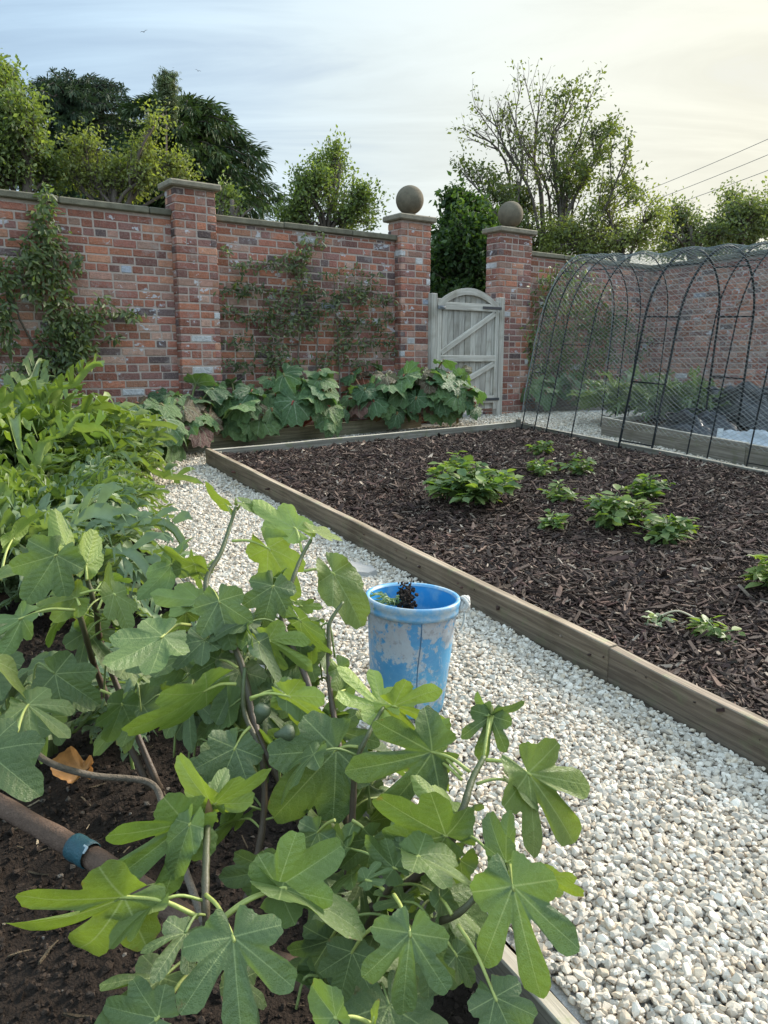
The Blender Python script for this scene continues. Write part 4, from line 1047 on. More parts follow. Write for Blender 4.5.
for k in range(22):
    u = rq.uniform(-20, 250); v = rq.uniform(620, 735)
    J = fp(u, v, rq.uniform(.12, .5)); az = rq.uniform(0, 2 * pi)
    y = nrm(np.array([math.cos(az), math.sin(az) - .3, -.5 + rq.normal() * .3])); z = nrm(np.array([rq.normal() * .4, rq.normal() * .4 - .4, 1.0]))
    add_leaf(fig_leaves, FIG[('mid', 'deep', 'three')[k % 3]][k % 3], J, y, z, rq.uniform(.08, .14), .85, figcol(rq.uniform(0, .4)), fold=.25, seed=k + 1500)
    fig_leaves.tube(smooth_path([J, J - y * .05 + np.array([0, 0, -.01]), J - y * .07 + np.array([0, 0, -.12])], 5), .0026, 5, (.2, .25, .08), 1)
for k in range(26):
    u = rq.uniform(215, 320); v = rq.uniform(630, 760); J = fp(u, v, rq.uniform(.06, .30)); az = rq.uniform(0, 2 * pi)
    y = nrm(np.array([math.cos(az), math.sin(az) - .4, -.6 + rq.normal() * .3])); z = nrm(np.array([rq.normal() * .4, rq.normal() * .4 - .5, 1.0]))
    add_leaf(fig_leaves, FIG[('mid', 'deep', 'three')[k % 3]][k % 3], J, y, z, rq.uniform(.075, .12), .85, figcol(rq.uniform(0, .4)), fold=.25, seed=k + 1700)
    fig_leaves.tube(smooth_path([J, J - y * .05 + np.array([0, 0, -.01]), J - y * .07 + np.array([0, 0, -.10])], 5), .0024, 5, (.2, .25, .08), 1)
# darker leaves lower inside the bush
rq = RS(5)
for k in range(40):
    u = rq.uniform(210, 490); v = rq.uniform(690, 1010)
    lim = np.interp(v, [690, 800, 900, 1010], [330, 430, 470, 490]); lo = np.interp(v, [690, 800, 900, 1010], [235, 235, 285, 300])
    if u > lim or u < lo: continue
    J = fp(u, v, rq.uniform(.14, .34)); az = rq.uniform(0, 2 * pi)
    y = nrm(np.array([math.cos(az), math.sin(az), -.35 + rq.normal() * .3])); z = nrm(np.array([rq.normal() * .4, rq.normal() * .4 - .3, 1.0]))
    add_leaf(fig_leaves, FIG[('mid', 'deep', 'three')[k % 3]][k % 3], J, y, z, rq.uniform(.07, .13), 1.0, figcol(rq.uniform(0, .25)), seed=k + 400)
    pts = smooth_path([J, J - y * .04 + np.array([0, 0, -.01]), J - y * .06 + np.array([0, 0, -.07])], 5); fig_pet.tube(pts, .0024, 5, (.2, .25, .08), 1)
fig_leaves.build('foliage', [M['fig'], M['stem']], fig); fig_stem.build('stems', M['stem'], fig)
# buds at the shoot tips and two young figs
for (u, v, o, s, ddn, cc) in ((209, 812, -.004, .011, (0, 0, 1), (.20, .12, .05)), (492, 712, -.004, .007, (0, 0, 1), (.3, .3, .1)), (236, 503, -.004, .007, (0, 0, 1), (.25, .28, .08))):
    bd_ = MB(); c = fp(u, v, o); bd_.lathe([(.0001, -s), (s * .55, -s * .7), (s * .6, 0), (s * .4, s), (.0001, s * 2.2)], c, 12, cc, 0, ddn); bd_.build('bud', M['stem'], fig)
for (u, v, tilt, s) in ((262, 712, (.3, 0, 1), .016), (287, 733, (1, .1, .15), .015)):
    f_ = MB(); c = fp(u, v, .02); f_.lathe([(.0001, -s * 1.6), (s * .3, -s * 1.5), (s * .55, -s * .8), (s, .0), (s * 1.02, s * .35), (s * .7, s * .85), (.0001, s)], c, 20, (.075, .095, .05), 0, tilt)
    f_.build('fruit', M['stem'], fig)
# tie on the trunk, dead leaf on the soil
c = at(82, 851, 1.60); ax = nrm(at(100, 862, 1.58) - at(30, 822, 1.70)); tie = MB()
tie.lathe([(.0255, -.028), (.0275, -.026), (.028, -.01), (.0268, 0), (.028, .012), (.0275, .026), (.0255, .028)], c + ax * .0, 20, (.02, .075, .095), 0, ax)
tie.box(c + nrm(CAM - c) * .030 + np.array([.004, 0, .004]), ax, nrm(np.cross(ax, CAM - c)), nrm(CAM - c), (.008, .008, .003), (.35, .42, .45), 0, bev=.002)
M['tape'] = attr_mat('blue_tape', .45, .4, 60, .4, 200, .5)
tag(tie.build('plant_tie', M['tape']), 'teal blue tie with a pale label wrapped round the brown fig trunk', 'plant tie')
M['deadleaf'] = leaf_mat('dead_leaf', trans=(1.2, 1.0, .6), w=.2, nscale=60, namt=.5)
dl = MB(); q = ground(68, 779, -.06); add_leaf(dl, FIG['oval'][0], q + np.array([.035, .02, .012]), np.array([-.9, -.3, .05]), np.array([-.1, -.55, 1]), .082, 1.15, (.42, .21, .07), fold=.25, droop=-.3, wave=.22, seed=4, curl=1.2)
tag(dl.build('dead_leaf', M['deadleaf']), 'curled orange brown dead leaf lying on the dark soil at the left', 'leaf')

# ================================================================== RHUBARB
RHU = [polar_leaf([(0, 1.0, .5), (40, .88, .45), (85, .72, .4), (130, .5, .3)], .6, base_cut=166, nth=120, nr=8, scallop=.055, ns=15, seed=k, p=6) for k in range(4)]
rh_g, rh_l, rh_r = np.array([.085, .165, .07]), np.array([.165, .26, .09]), np.array([.19, .085, .075])
def rhubarb(pos, n, size, h, seed, lab, red=.1, name='rhubarb_plant', spread=1.0, aim=None, base=.08, grey=0.0):
    r = RS(seed); pos = np.array([pos[0], pos[1], gz(0, pos[1]) + base])
    root = thing(name, pos, lab, 'rhubarb', 'rhubarb along the foot of the wall'); lv = MB(); st = MB()
    n = int(n * 2.0); size = size * .68
    for k in range(n):
        az = r.uniform(0, 2 * pi) if aim is None or k % 3 == 0 else aim + r.normal() * .8
        low = k / n; out = np.array([math.cos(az), math.sin(az), 0]); el = 1.15 - low * .75 + r.normal() * .1
        Lp = h * r.uniform(.75, 1.1) * (1 - .25 * low); d = out * math.cos(el) * spread + np.array([0, 0, math.sin(el)])
        tip = pos + d * Lp * 1.15 + r.normal(size=3) * .03; tip[2] = max(tip[2], pos[2] + .12)
        s = size * r.uniform(.65, 1.2) * (1.0 if k > n * .2 else .8)
        y = nrm(out * (.62 + .1 * low) + np.array([0, 0, .15 - 1.0 * low]) + r.normal(size=3) * .22)
        z = nrm(np.array([0, 0, .6]) + out * (.45 + .9 * low) + r.normal(size=3) * .2)
        u = r.uniform(); col = cmix(r.uniform(0, 1) ** 1.5, rh_g, rh_l) * r.uniform(.8, 1.15)
        if u < red: col = cmix(r.uniform(.5, 1), col, rh_r)
        col = cmix(grey, col, np.array([.13, .19, .13]))
        add_leaf(lv, RHU[k % 4], tip, y, z, s, 1.0, col, fold=.2, droop=.3 + .2 * low, wave=.11, side=.28, seed=seed * 50 + k, pleat=.028)
        pts = smooth_path([pos + out * .03, pos + d * Lp * .5 + np.array([0, 0, .04]), tip, tip + y * s * .2], 5)
        st.tube(pts, np.linspace(.014, .006, len(pts)), 6, cmix(r.uniform(), (.16, .2, .06), (.3, .07, .05)))
    lv.build('foliage', M['rhubarb'], root); st.build('stalks', M['stem'], root)
front = math.atan2(WN[1], WN[0])
def wp(t, off): q = GATE + WD * t + WN * off; return q
rhubarb(ground(150, 458), 9, .34, .34, 1, 'low rhubarb with one big drooping leaf at the path corner', .0, aim=front - .2)
rhubarb(wp(-4.05, .22), 15, .26, .46, 2, 'rhubarb with dull red old leaves in front of the square pier', .3, aim=front)
rhubarb(wp(-3.45, .2), 12, .29, .42, 3, 'rhubarb with broad flat green leaves just right of the red leaved one', .05, aim=front)
rhubarb(wp(-2.85, .22), 15, .30, .50, 4, 'tall rhubarb with big wrinkled leaves drooping over the mossy board under the espalier', .04, aim=front)
rhubarb(wp(-1.95, .25), 18, .27, .46, 5, 'bushy rhubarb between the espalier and the left gate pillar', .12, aim=front)
rhubarb(wp(-1.45, .3), 20, .27, .55, 6, 'rhubarb with purplish leaves at its middle, in front of the left gate pillar', .22, aim=front)
rhubarb(wp(-1.28, .5), 18, .24, .46, 7, 'pale edged rhubarb spilling in front of the garden gate', .08, aim=front + .2)
rhubarb(wp(1.0, .22), 16, .25, .30, 8, 'pale green low rhubarb right of the gate, seen through the netting', .12, aim=front, base=.12, grey=.3)
rhubarb(wp(.55, .22), 9, .22, .24, 9, 'small light green rhubarb at the foot of the right gate pillar', .1, aim=front, base=.12)

# ================================================================== CARDOON / ARTICHOKE LEAVES
def cardoon_leaf(mb, base, az, el, L, arch, col, seed, wid=.30, n=10, twist=0.0):
    r = RS(seed); V = []; F_ = []; 
    hw = lambda y: wid * (np.sin(pi * min(1, y ** .75 * .97 + .03))) * (1 - .15 * y) + .015
    # blade along the rib
    m_ = 2 * n
    rib = []
    for i in range(m_ + 1):
        y = i / m_; b = .014 + .026 * math.sin(pi * min(1, y + .1))
        rib.append(len(V)); V += [[-b, y, .012], [0, y, -.012], [b, y, .012]]
    for i in range(m_):
        a = 3 * i; F_ += [(a, a + 1, a + 4, a + 3), (a + 1, a + 2, a + 5, a + 4)]
    for i in range(n):
        y0 = .06 + .9 * i / n; ln = hw(y0) * r.uniform(.8, 1.15); fw = .95 + .35 * y0
        for s in (-1, 1):
            if r.uniform() < .04: continue
            ca, sa = math.cos(fw * .75), math.sin(fw * .75); w = .0115 + .006 * math.sin(pi * y0); j = len(V); zc = r.normal() * .03; ph = r.uniform(-.01, .01)
            def pt(l, o, z=0): return [s * (.03 + l * ca - o * sa * .6), y0 + ph + l * sa + o, z]
            V += [pt(0, -w * .7), pt(0, w * .9), pt(ln * .33, -w * .75, .02 + zc), pt(ln * .40, w * 1.9, .03 + zc), pt(ln * .5, -w * 1.9, .015 + zc), pt(ln * .62, w * .45, .035 + zc), pt(ln * .68, -w * .35, .03 + zc), pt(ln * .72, w * 1.9, .03 + zc), pt(ln, w * .1, -.01 + zc * 1.5), pt(ln * .4, 0, -.012 + zc)]
            q = [(0, 2, 9), (0, 9, 1), (1, 9, 3), (2, 4, 6), (2, 6, 9), (9, 6, 5), (9, 5, 3), (3, 5, 7), (6, 8, 5)]
            F_ += [tuple(j + e for e in (t_ if s > 0 else t_[::-1])) for t_ in q]
    V = np.array(V); V[:, 2] += .28 * np.abs(V[:, 0]) - 2.1 * V[:, 0] ** 2 + .03 * np.sin(V[:, 1] * 17 + V[:, 0] * 9 + seed)
    out = np.array([math.cos(az), math.sin(az), 0]); upv = np.array([0, 0, 1.]); sd_ = np.cross(out, upv)
    ph = el - arch * V[:, 1]                                    # heading angle along the rib
    a = np.where(abs(arch) < 1e-3, 1e-3, arch)
    fx = (np.sin(el) - np.sin(ph)) / a; fz = (np.cos(ph) - np.cos(el)) / a
    nx = -np.sin(ph); nz = np.cos(ph)
    x = V[:, 0] * math.cos(twist) ; zz = V[:, 2] + V[:, 0] * math.sin(twist)
    Wp = base + L * ((fx + nx * zz)[:, None] * out + (fz + nz * zz)[:, None] * upv + x[:, None] * sd_)
    c = np.tile(np.asarray(col, float), (len(V), 1)); c[:3 * (m_ + 1)][1::3] = np.asarray(col) * .5 + np.array([.14, .17, .10])
    mb.add(Wp, F_, c, V, 0, True)
cg, cy_, cs = np.array([.105, .158, .062]), np.array([.20, .255, .055]), np.array([.17, .225, .115])
def artichoke(pos, n, L, seed, lab, tone=0.0, lean=None, silver=0.0, name='artichoke_plant', cat='artichoke', grp='jagged leaved artichokes in the left bed', arch=(1.0, 2.3), h0=-.05):
    r = RS(seed); pos = np.array([pos[0], pos[1], gz(0, pos[1]) + h0]); root = thing(name, pos, lab, cat, grp); mb = MB(); n = int(n * 1.9)
    for k in range(n):
        az = r.uniform(0, 2 * pi) if lean is None or k % 2 else lean + r.normal() * .7
        f = k / n; el = 1.32 - .70 * f + r.normal() * .08
        u = r.uniform(); col = cmix(min(1, max(0, r.normal() * .3 + .25 + tone)), cg, cy_) * r.uniform(.8, 1.15); col = cmix(silver * r.uniform(.6, 1), col, cs)
        b = pos + np.array([math.cos(az), math.sin(az), 0]) * .04 + np.array([0, 0, .14 * (1 - f)])
        cardoon_leaf(mb, b, az, el, L * r.uniform(.7, 1.1), r.uniform(*arch), col, seed * 100 + k, wid=r.uniform(.17, .24), twist=r.normal() * .3)
    mb.build('foliage', M['cardoon'], root)
    st = MB(); 
    for k in range(5):
        a = r.uniform(0, 6.28); st.tube([pos + np.array([math.cos(a), math.sin(a), 0]) * .04, pos + np.array([math.cos(a) * .05, math.sin(a) * .05, .12])], [.014, .009], 7, (.10, .14, .05))
    st.build('stalks', M['stem'], root)
artichoke(ground(14, 488), 36, 1.22, 1, 'artichoke with bright yellow green jagged leaves, tallest at the left edge', .15)
artichoke(ground(52, 482), 30, .95, 2, 'artichoke with jagged leaves in front of the wall climber', .05)
artichoke(ground(84, 494), 30, .62, 3, 'artichoke with fine bright leaves whose tips reach the path corner', .1)
artichoke(ground(16, 524), 26, .68, 4, 'artichoke with yellowest leaves low at the left edge', .3)
artichoke(ground(88, 538), 28, .50, 5, 'low artichoke spilling its jagged leaves onto the gravel path edge', .1)
artichoke(ground(48, 545), 26, .66, 6, 'artichoke with dark green jagged leaves behind the silvery ones', -.1)
artichoke(ground(-50, 500), 26, 1.15, 7, 'artichoke mostly cut off by the left edge of the photo', .1)
artichoke(ground(24, 588), 20, .80, 8, 'silvery grey cardoon behind the big pale fig leaf', 0, silver=.9, name='cardoon_plant', cat='cardoon', grp='silvery cardoons behind the fig')
artichoke(ground(66, 590), 14, .46, 9, 'silvery cardoon at the board beside the path', -.1, silver=.8, name='cardoon_plant', cat='cardoon', grp='silvery cardoons behind the fig')
artichoke(ground(40, 735), 11, .40, 10, 'small silvery cardoon low over the soil among the left fig stems', 0, silver=1.0, name='cardoon_plant', cat='cardoon', grp='silvery cardoons behind the fig', arch=(1.0, 1.7))
artichoke(ground(180, 690), 11, .36, 11, 'small cardoon half hidden behind the fig leaves in the middle', -.1, silver=.7, name='cardoon_plant', cat='cardoon', grp='silvery cardoons behind the fig')
for (u, v, sd, lab) in ((622, 414, 12, 'grey green artichoke at the left end of the far bed'), (655, 417, 13, 'middle grey green artichoke in the far bed, behind the thick tunnel leg'), (694, 420, 14, 'rounded grey green artichoke in the far bed beside the black sheeting')):
    artichoke(ground(u, v, .12), 24, .55, sd, lab, -.3, silver=.3, grp='grey green artichokes in the far bed', h0=.12)

# a pulled weed hanging out of the bucket
wd_mb = MB(); b0 = bpos + bax * .325 - tx * .05 - ty * .01
for k, (az, el, ln) in enumerate(((2.9, .9, .16), (3.4, .6, .14), (2.4, .5, .12), (3.9, 1.1, .13), (1.5, .8, .11))):
    cardoon_leaf(wd_mb, b0 + np.array([.004 * k, 0, 0]), az, el, ln, 2.0, (.15, .22, .10), 900 + k, wid=.36, n=7)
tag(wd_mb.build('pulled_weed', M['cardoon']), 'wilted pale green weed hanging over the left rim of the blue bucket', 'weed')
# ================================================================== MULCH BED PLANTS
OV = (np.array([[0, 0, 0], [-.26, .28, .06], [0, .3, -.02], [.26, .28, .06], [-.3, .6, .07], [0, .62, -.01], [.3, .6, .07], [-.14, .86, .0], [.14, .86, .0], [0, 1.05, -.08]]),
      [np.array([(0, 2, 1), (0, 3, 2), (7, 8, 9)]), np.array([(1, 2, 5, 4), (2, 3, 6, 5)]), np.array([(4, 5, 7), (5, 8, 7), (5, 6, 8)])])
def leafy(name, pos, n, spread, h, ls, seed, lab, cat, grp, cols, parts=True, pale=0.0):
    r = RS(seed); pos = np.asarray(pos); root = thing(name, pos, lab, cat, grp); st = MB(); lv = MB()
    A_, Y_, Z_ = [], [], []
    for k in range(n):
        az = r.uniform(0, 2 * pi); rr_ = spread * math.sqrt(r.uniform(.02, 1)); zt = h * (1 - .55 * (rr_ / spread) ** 2) * r.uniform(.7, 1.1)
        tip = pos + np.array([rr_ * math.cos(az), rr_ * math.sin(az), zt]); pts = smooth_path([pos + r.normal(size=3) * .015 * np.array([1, 1, 0]), pos + (tip - pos) * np.array([.4, .4, .65]), tip], 5)
        st.tube(pts, np.linspace(.005, .0025, len(pts)), 5, (.12, .17, .06))
        for j in range(13):
            f = r.uniform(.3, 1.05); q = pts[min(len(pts) - 1, int(f * (len(pts) - 1)))]
            a2 = r.uniform(0, 2 * pi); y = np.array([math.cos(a2), math.sin(a2), r.uniform(-.5, .45)])
            A_.append(q + y * .02); Y_.append(y); Z_.append(np.array([0, 0, 1]) + r.normal(size=3) * .35)
    A_, Y_, Z_ = map(np.array, (A_, Y_, Z_)); k = len(A_)
    t_ = np.clip(r.normal(size=(k, 1)) * .3 + .4 + pale, 0, 1)
    cc = (cols[0] * (1 - t_) + cols[1] * t_) * r.uniform(.8, 1.2, (k, 1))
    lv.inst(OV[0], OV[1], frames(Y_, Z_), A_, ls * r.uniform(.6, 1.15, k), cc, smooth=True)
    lv.build('foliage', M['leaf'], root); st.build('stems', M['stem'], root)
gcol = (np.array([.085, .145, .055]), np.array([.22, .28, .08]))
def mp_(u, v): q = ground(u, v, .07); return np.array([q[0], q[1], float(mulch_h(q[:2]))])
G_ = 'leafy green plants in the mulch bed'
leafy('leafy_plant', mp_(478, 505), 40, .30, .24, .085, 1, 'largest leafy plant in the bark mulch, broad green clump', 'leafy plant', G_, gcol)
leafy('leafy_plant', mp_(444, 500), 9, .10, .25, .075, 2, 'yellowish leafy plant at the left end of the largest clump', 'leafy plant', G_, gcol, pale=.55)
leafy('leafy_plant', mp_(462, 474), 8, .12, .17, .07, 3, 'pale plant just behind the largest clump in the mulch', 'leafy plant', G_, gcol, pale=.2)
leafy('leafy_plant', mp_(540, 455), 7, .09, .15, .06, 4, 'small plant farthest back in the mulch, beside the first tunnel legs', 'leafy plant', G_, gcol)
leafy('leafy_plant', mp_(540, 476), 8, .10, .16, .06, 5, 'small bushy plant in the mulch directly in front of the farthest one', 'leafy plant', G_, gcol, pale=.1)
leafy('leafy_plant', mp_(578, 473), 9, .12, .16, .06, 6, 'small plant in the mulch in front of the second tunnel arch', 'leafy plant', G_, gcol)
leafy('leafy_plant', mp_(558, 502), 7, .09, .14, .055, 7, 'thin plant in the middle of the mulch, left of the row of three', 'leafy plant', G_, gcol, pale=.15)
leafy('leafy_plant', mp_(547, 526), 6, .10, .12, .055, 8, 'sparse drooping plant nearest the largest clump on its right', 'leafy plant', G_, gcol)
leafy('leafy_plant', mp_(606, 527), 14, .15, .21, .07, 9, 'left of three bushy plants standing close together in the mulch', 'leafy plant', G_, gcol)
leafy('leafy_plant', mp_(648, 500), 12, .14, .18, .065, 10, 'rear of three bushy plants standing close together in the mulch', 'leafy plant', G_, gcol, pale=.1)
leafy('leafy_plant', mp_(668, 540), 13, .15, .17, .07, 11, 'right hand front of three bushy plants close together in the mulch', 'leafy plant', G_, gcol, pale=.05)
leafy('leafy_plant', mp_(636, 524), 6, .07, .20, .075, 12, 'upright yellow green plant wedged between the three bushy ones', 'leafy plant', G_, gcol, pale=.4)
leafy('leafy_plant', mp_(766, 588), 7, .08, .13, .075, 13, 'bright yellow green plant at the right edge of the mulch', 'leafy plant', G_, gcol, pale=.6)
leafy('leafy_plant', mp_(716, 632), 4, .06, .09, .05, 14, 'wilted little seedling with pale leaf near the front of the mulch', 'seedling', 'wilted seedlings in the mulch', gcol, pale=.2)
leafy('leafy_plant', mp_(659, 618), 2, .03, .06, .04, 15, 'tiny whitish seedling on a trailing stalk at the front of the mulch', 'seedling', 'wilted seedlings in the mulch', (np.array([.3, .36, .2]), np.array([.45, .46, .32])))
q = mp_(659, 618); mb = MB(); mb.tube(smooth_path([q + np.array([0, 0, .03]), q + np.array([.07, .0, .05]), q + np.array([.13, -.05, .03]), q + np.array([.17, -.10, .01])], 6), .004, 6, (.42, .36, .24))
tag(mb.build('dry_stalk', M['stem']), 'pale dry stalk arching over the mulch beside the tiny whitish seedling', 'stalk')
# ================================================================== CLIMBERS ON THE WALL
def lump_leaves(mb, lumps, dens, ls, cols, r, depth=(.02, .16), hang=.6):
    for (u, v, ru, rv) in lumps:
        k = int(dens * ru * rv / 100) + 3
        a = r.uniform(0, 2 * pi, k); q = np.sqrt(r.uniform(0, 1, k)) * (1 + .25 * np.abs(r.normal(size=k)))
        U_ = u + ru * q * np.cos(a); V_ = v + rv * q * np.sin(a)
        P_ = np.array([wallpt(x, y, d) for x, y, d in zip(U_, V_, r.uniform(*depth, k))])
        y = rand_dirs(r, k) * .8 + np.array([0, 0, -hang]) + WN * .2; z = WN * .8 + np.array([0, 0, .7]) + r.normal(size=(k, 3)) * .45
        t_ = np.clip(r.normal(size=(k, 1)) * .28 + .35 + .3 * (vnoise(P_ * 3.2, 4)[:, None] - .5) * 2, 0, 1)
        cc = (cols[0] * (1 - t_) + cols[1] * t_) * r.uniform(.75, 1.25, (k, 1))
        mb.inst(OV[0] * np.array([.62, 1, 1]), OV[1], frames(y, z), P_, ls * r.uniform(.55, 1.2, k), cc, smooth=True)
def climber(name, base, lumps, stems, seed, lab, cat, cols, ls=.075, dens=55, rad=.012, depth=(.02, .16), stem_col=(.13, .10, .075), hang=.6):
    r = RS(seed); root = thing(name, base, lab, cat); lv = MB(); st = MB()
    lump_leaves(lv, lumps, dens, ls, cols, r, depth, hang)
    for pl in stems:
        pts = smooth_path([wallpt(u, v, .035) for u, v in pl], 6); pts = pts + r.normal(size=pts.shape) * .006
        st.tube(pts, np.linspace(rad, rad * .45, len(pts)), 6, stem_col)
    st.build('stems', M['bark'], root); lv.build('foliage', M['leaf'], root)
ccol = (np.array([.065, .095, .04]), np.array([.16, .195, .075]))
ecol = (np.array([.075, .10, .05]), np.array([.15, .18, .085]))
climber('wall_climber', wallpt(62, 440, .05), [(46, 198, 7, 14), (44, 220, 12, 14), (44, 242, 17, 16), (48, 264, 19, 18), (52, 288, 17, 16), (62, 312, 16, 14), (78, 326, 18, 12), (60, 338, 22, 14), (4, 300, 10, 24), (8, 270, 12, 14), (6, 334, 9, 18), (55, 365, 26, 14), (26, 258, 9, 10), (92, 314, 12, 8), (100, 302, 8, 6), (120, 311, 15, 4), (132, 316, 8, 4), (114, 338, 9, 4), (90, 348, 9, 9), (26, 372, 18, 12), (78, 262, 5, 12), (30, 285, 8, 10), (76, 350, 12, 10)],
        [[(66, 440), (64, 360), (52, 290), (46, 230), (47, 190)], [(64, 400), (84, 340), (110, 318), (140, 312)], [(60, 380), (20, 320), (6, 270)]], 1, 'dark green leafy climber hanging down the left brick wall', 'climber', ccol, ls=.066, dens=70, depth=(.02, .2))
climber('espalier_tree', wallpt(300, 430, .05), [(250, 266, 14, 6), (272, 264, 12, 6), (300, 266, 10, 16), (306, 248, 6, 12), (320, 240, 5, 8), (290, 262, 12, 8), (236, 289, 16, 7), (256, 290, 10, 6), (280, 300, 12, 10), (302, 300, 12, 18), (232, 312, 12, 5), (256, 318, 14, 7), (276, 322, 12, 14), (300, 328, 14, 12), (238, 341, 14, 6), (232, 364, 10, 6), (246, 366, 10, 5), (272, 352, 16, 10), (286, 368, 18, 10), (318, 320, 9, 12), (316, 292, 10, 5), (345, 296, 18, 7), (362, 288, 16, 7), (372, 300, 16, 6), (332, 306, 10, 8), (352, 318, 16, 6), (372, 326, 14, 6), (388, 318, 8, 6), (388, 300, 8, 6), (344, 336, 10, 12), (340, 352, 8, 12), (360, 346, 14, 6), (384, 338, 10, 6), (390, 350, 6, 8), (330, 276, 8, 4), (352, 270, 10, 4), (372, 276, 10, 3), (225, 250, 4, 5), (322, 362, 10, 8), (365, 366, 14, 5)],
        [[(300, 436), (299, 380), (300, 320), (304, 262), (322, 238)], [(318, 430), (316, 380), (318, 310)], [(341, 432), (340, 380), (336, 310), (334, 276)], [(276, 430), (276, 370), (282, 300)], [(302, 266), (270, 264), (240, 266)], [(302, 292), (260, 290), (224, 288)], [(300, 318), (258, 318), (224, 312)], [(299, 345), (240, 341)], [(299, 366), (228, 365)], [(338, 298), (366, 292), (396, 298)], [(340, 320), (372, 324), (396, 318)], [(341, 345), (372, 342), (396, 344)], [(341, 366), (380, 366)]],
        2, 'espaliered fruit tree trained in flat tiers on the wall between pier and gate', 'espalier', ecol, ls=.055, dens=80, rad=.011, depth=(.02, .13), stem_col=(.17, .14, .11), hang=.1)
climber('wall_climber', wallpt(560, 405, .05), [(546, 296, 12, 18), (556, 280, 12, 14), (560, 320, 20, 24), (580, 292, 18, 22), (600, 310, 20, 24), (586, 345, 26, 24), (548, 350, 18, 24), (612, 340, 18, 20), (540, 378, 12, 16), (566, 372, 22, 16), (600, 372, 20, 14), (574, 264, 8, 10), (530, 340, 6, 20), (640, 345, 14, 14), (626, 320, 10, 14)],
        [[(560, 410), (562, 350), (566, 300), (575, 262)], [(572, 408), (590, 350), (604, 300)], [(548, 408), (546, 350), (552, 285)]], 3, 'dark climber on the wall right of the gate, seen through the netting', 'climber', ccol, ls=.07, dens=60, depth=(.02, .2))

# ================================================================== TREES BEYOND THE WALL
LF = (np.array([[0, 0, 0], [-.32, .5, .08], [.32, .5, .08], [0, 1.1, -.08]]), [np.array([(0, 2, 3, 1)])])
def px_pt(u, v, d): return at(u, v, d)
def limb(st, a, b, ra, rb, r, wob=.06, n=6, col=(.12, .095, .075)):
    L = np.linalg.norm(b - a); k = 4
    P_ = [a + (b - a) * t_ + (r.normal(size=3) * wob * L * (1 if 0 < t_ < 1 else 0)) + np.array([0, 0, .08 * L * math.sin(pi * t_)]) for t_ in np.linspace(0, 1, k)]
    pts = smooth_path(P_, 4); st.tube(pts, np.linspace(ra, rb, len(pts)), n, col); return pts
def crown_tree(name, u, d, blobs, seed, lab, cat, cols, ls=.07, dens=1.0, group='trees beyond the garden wall', mat_='treeleaf', hang=.3, thresh=.40, base_u=None, nscale=1.6, stem_col=(.12, .095, .075), up=0.0, tw=.02):
    """blobs in pixels (u, v, ru, rv) at distance d: leaf clumps spread through each, on limbs from one trunk"""
    r = RS(seed); ub = u if base_u is None else base_u
    g = at(ub, 360, d); base = np.array([g[0], g[1], gz(0, g[1])]); root = thing(name, base, lab, cat, group); lv = MB(); st = MB()
    top = min(b[1] - b[3] * .3 for b in blobs); c0 = blobs[0]
    head = at(c0[0], c0[1], d); tr = limb(st, base, head, .05 + .008 * d, .03, r, .03, 8, stem_col)
    for (bu, bv, ru, rv) in blobs:
        c = at(bu, bv, d) + np.array([0, r.normal() * .02 * d, 0]); rx = ru * d / FPX; rz = rv * d / FPX; ry = max(rx, rz) * .85
        src = tr[int(len(tr) * r.uniform(.45, .8))]; lp = limb(st, src, c, .035, .012, r, .05, 5, stem_col)
        nt = int(46 * dens * (ru * rv / 400) ** .8) + 8
        k = 0
        dirs = rand_dirs(r, nt); rad = r.uniform(.25, 1.0, nt) ** .55
        tips = c + dirs * rad[:, None] * np.array([rx, ry, rz]) * (1 + .22 * r.normal(size=(nt, 1)))
        nz = fbm(tips * nscale / d * 14, seed, 3); keep = nz > thresh - .02 * r.normal(size=nt); tips = tips[keep]
        for tp_ in tips:
            a = lp[int(len(lp) * r.uniform(.5, .99))]
            st.tube([a, (a + tp_) / 2 + r.normal(size=3) * .05, tp_], [.008, .006, .003], 3, stem_col, cap=False)
        if len(tips) == 0: continue
        m_ = 24; k = len(tips) * m_
        ctr = np.repeat(tips, m_, 0); tdir = nrm(np.repeat(tips - c, m_, 0)); along = r.uniform(-1, .6, (k, 1))
        cs_ = tw * d / 12 * 8
        p = ctr + tdir * along * cs_ * 1.1 + r.normal(size=(k, 3)) * cs_ * .42
        y = rand_dirs(r, k) + np.array([0, 0, -hang + up]) + tdir * .6; z = np.array([0, 0, 1.]) + r.normal(size=(k, 3)) * .7
        tint = np.repeat(np.clip(.35 + r.normal(size=(len(tips), 1)) * .3, 0, 1), m_, 0)
        cc = (cols[0] * (1 - tint) + cols[1] * tint) * r.uniform(.75, 1.25, (k, 1))
        lv.inst(LF[0], LF[1], frames(y, z), p, .78 * ls * r.uniform(.6, 1.25, k), cc)
    st.build('trunk', M['bark'], root); lv.build('crown', M[mat_], root); return root
lime = (np.array([.10, .135, .05]), np.array([.22, .255, .095])); mid = (np.array([.10, .125, .055]), np.array([.20, .22, .095])); dark = (np.array([.028, .05, .03]), np.array([.055, .085, .04])); gold = (np.array([.13, .15, .05]), np.array([.25, .265, .09]))
crown_tree('broadleaf_tree', 15, 11, [(18, 120, 24, 38), (2, 90, 22, 30), (34, 130, 14, 30), (12, 160, 34, 28), (-20, 110, 40, 50), (40, 165, 24, 20), (4, 66, 8, 16), (-20, 160, 40, 36)], 1, 'bright green leafy tree at the left edge above the wall', 'tree', lime, ls=.085, dens=1.7, thresh=.36)
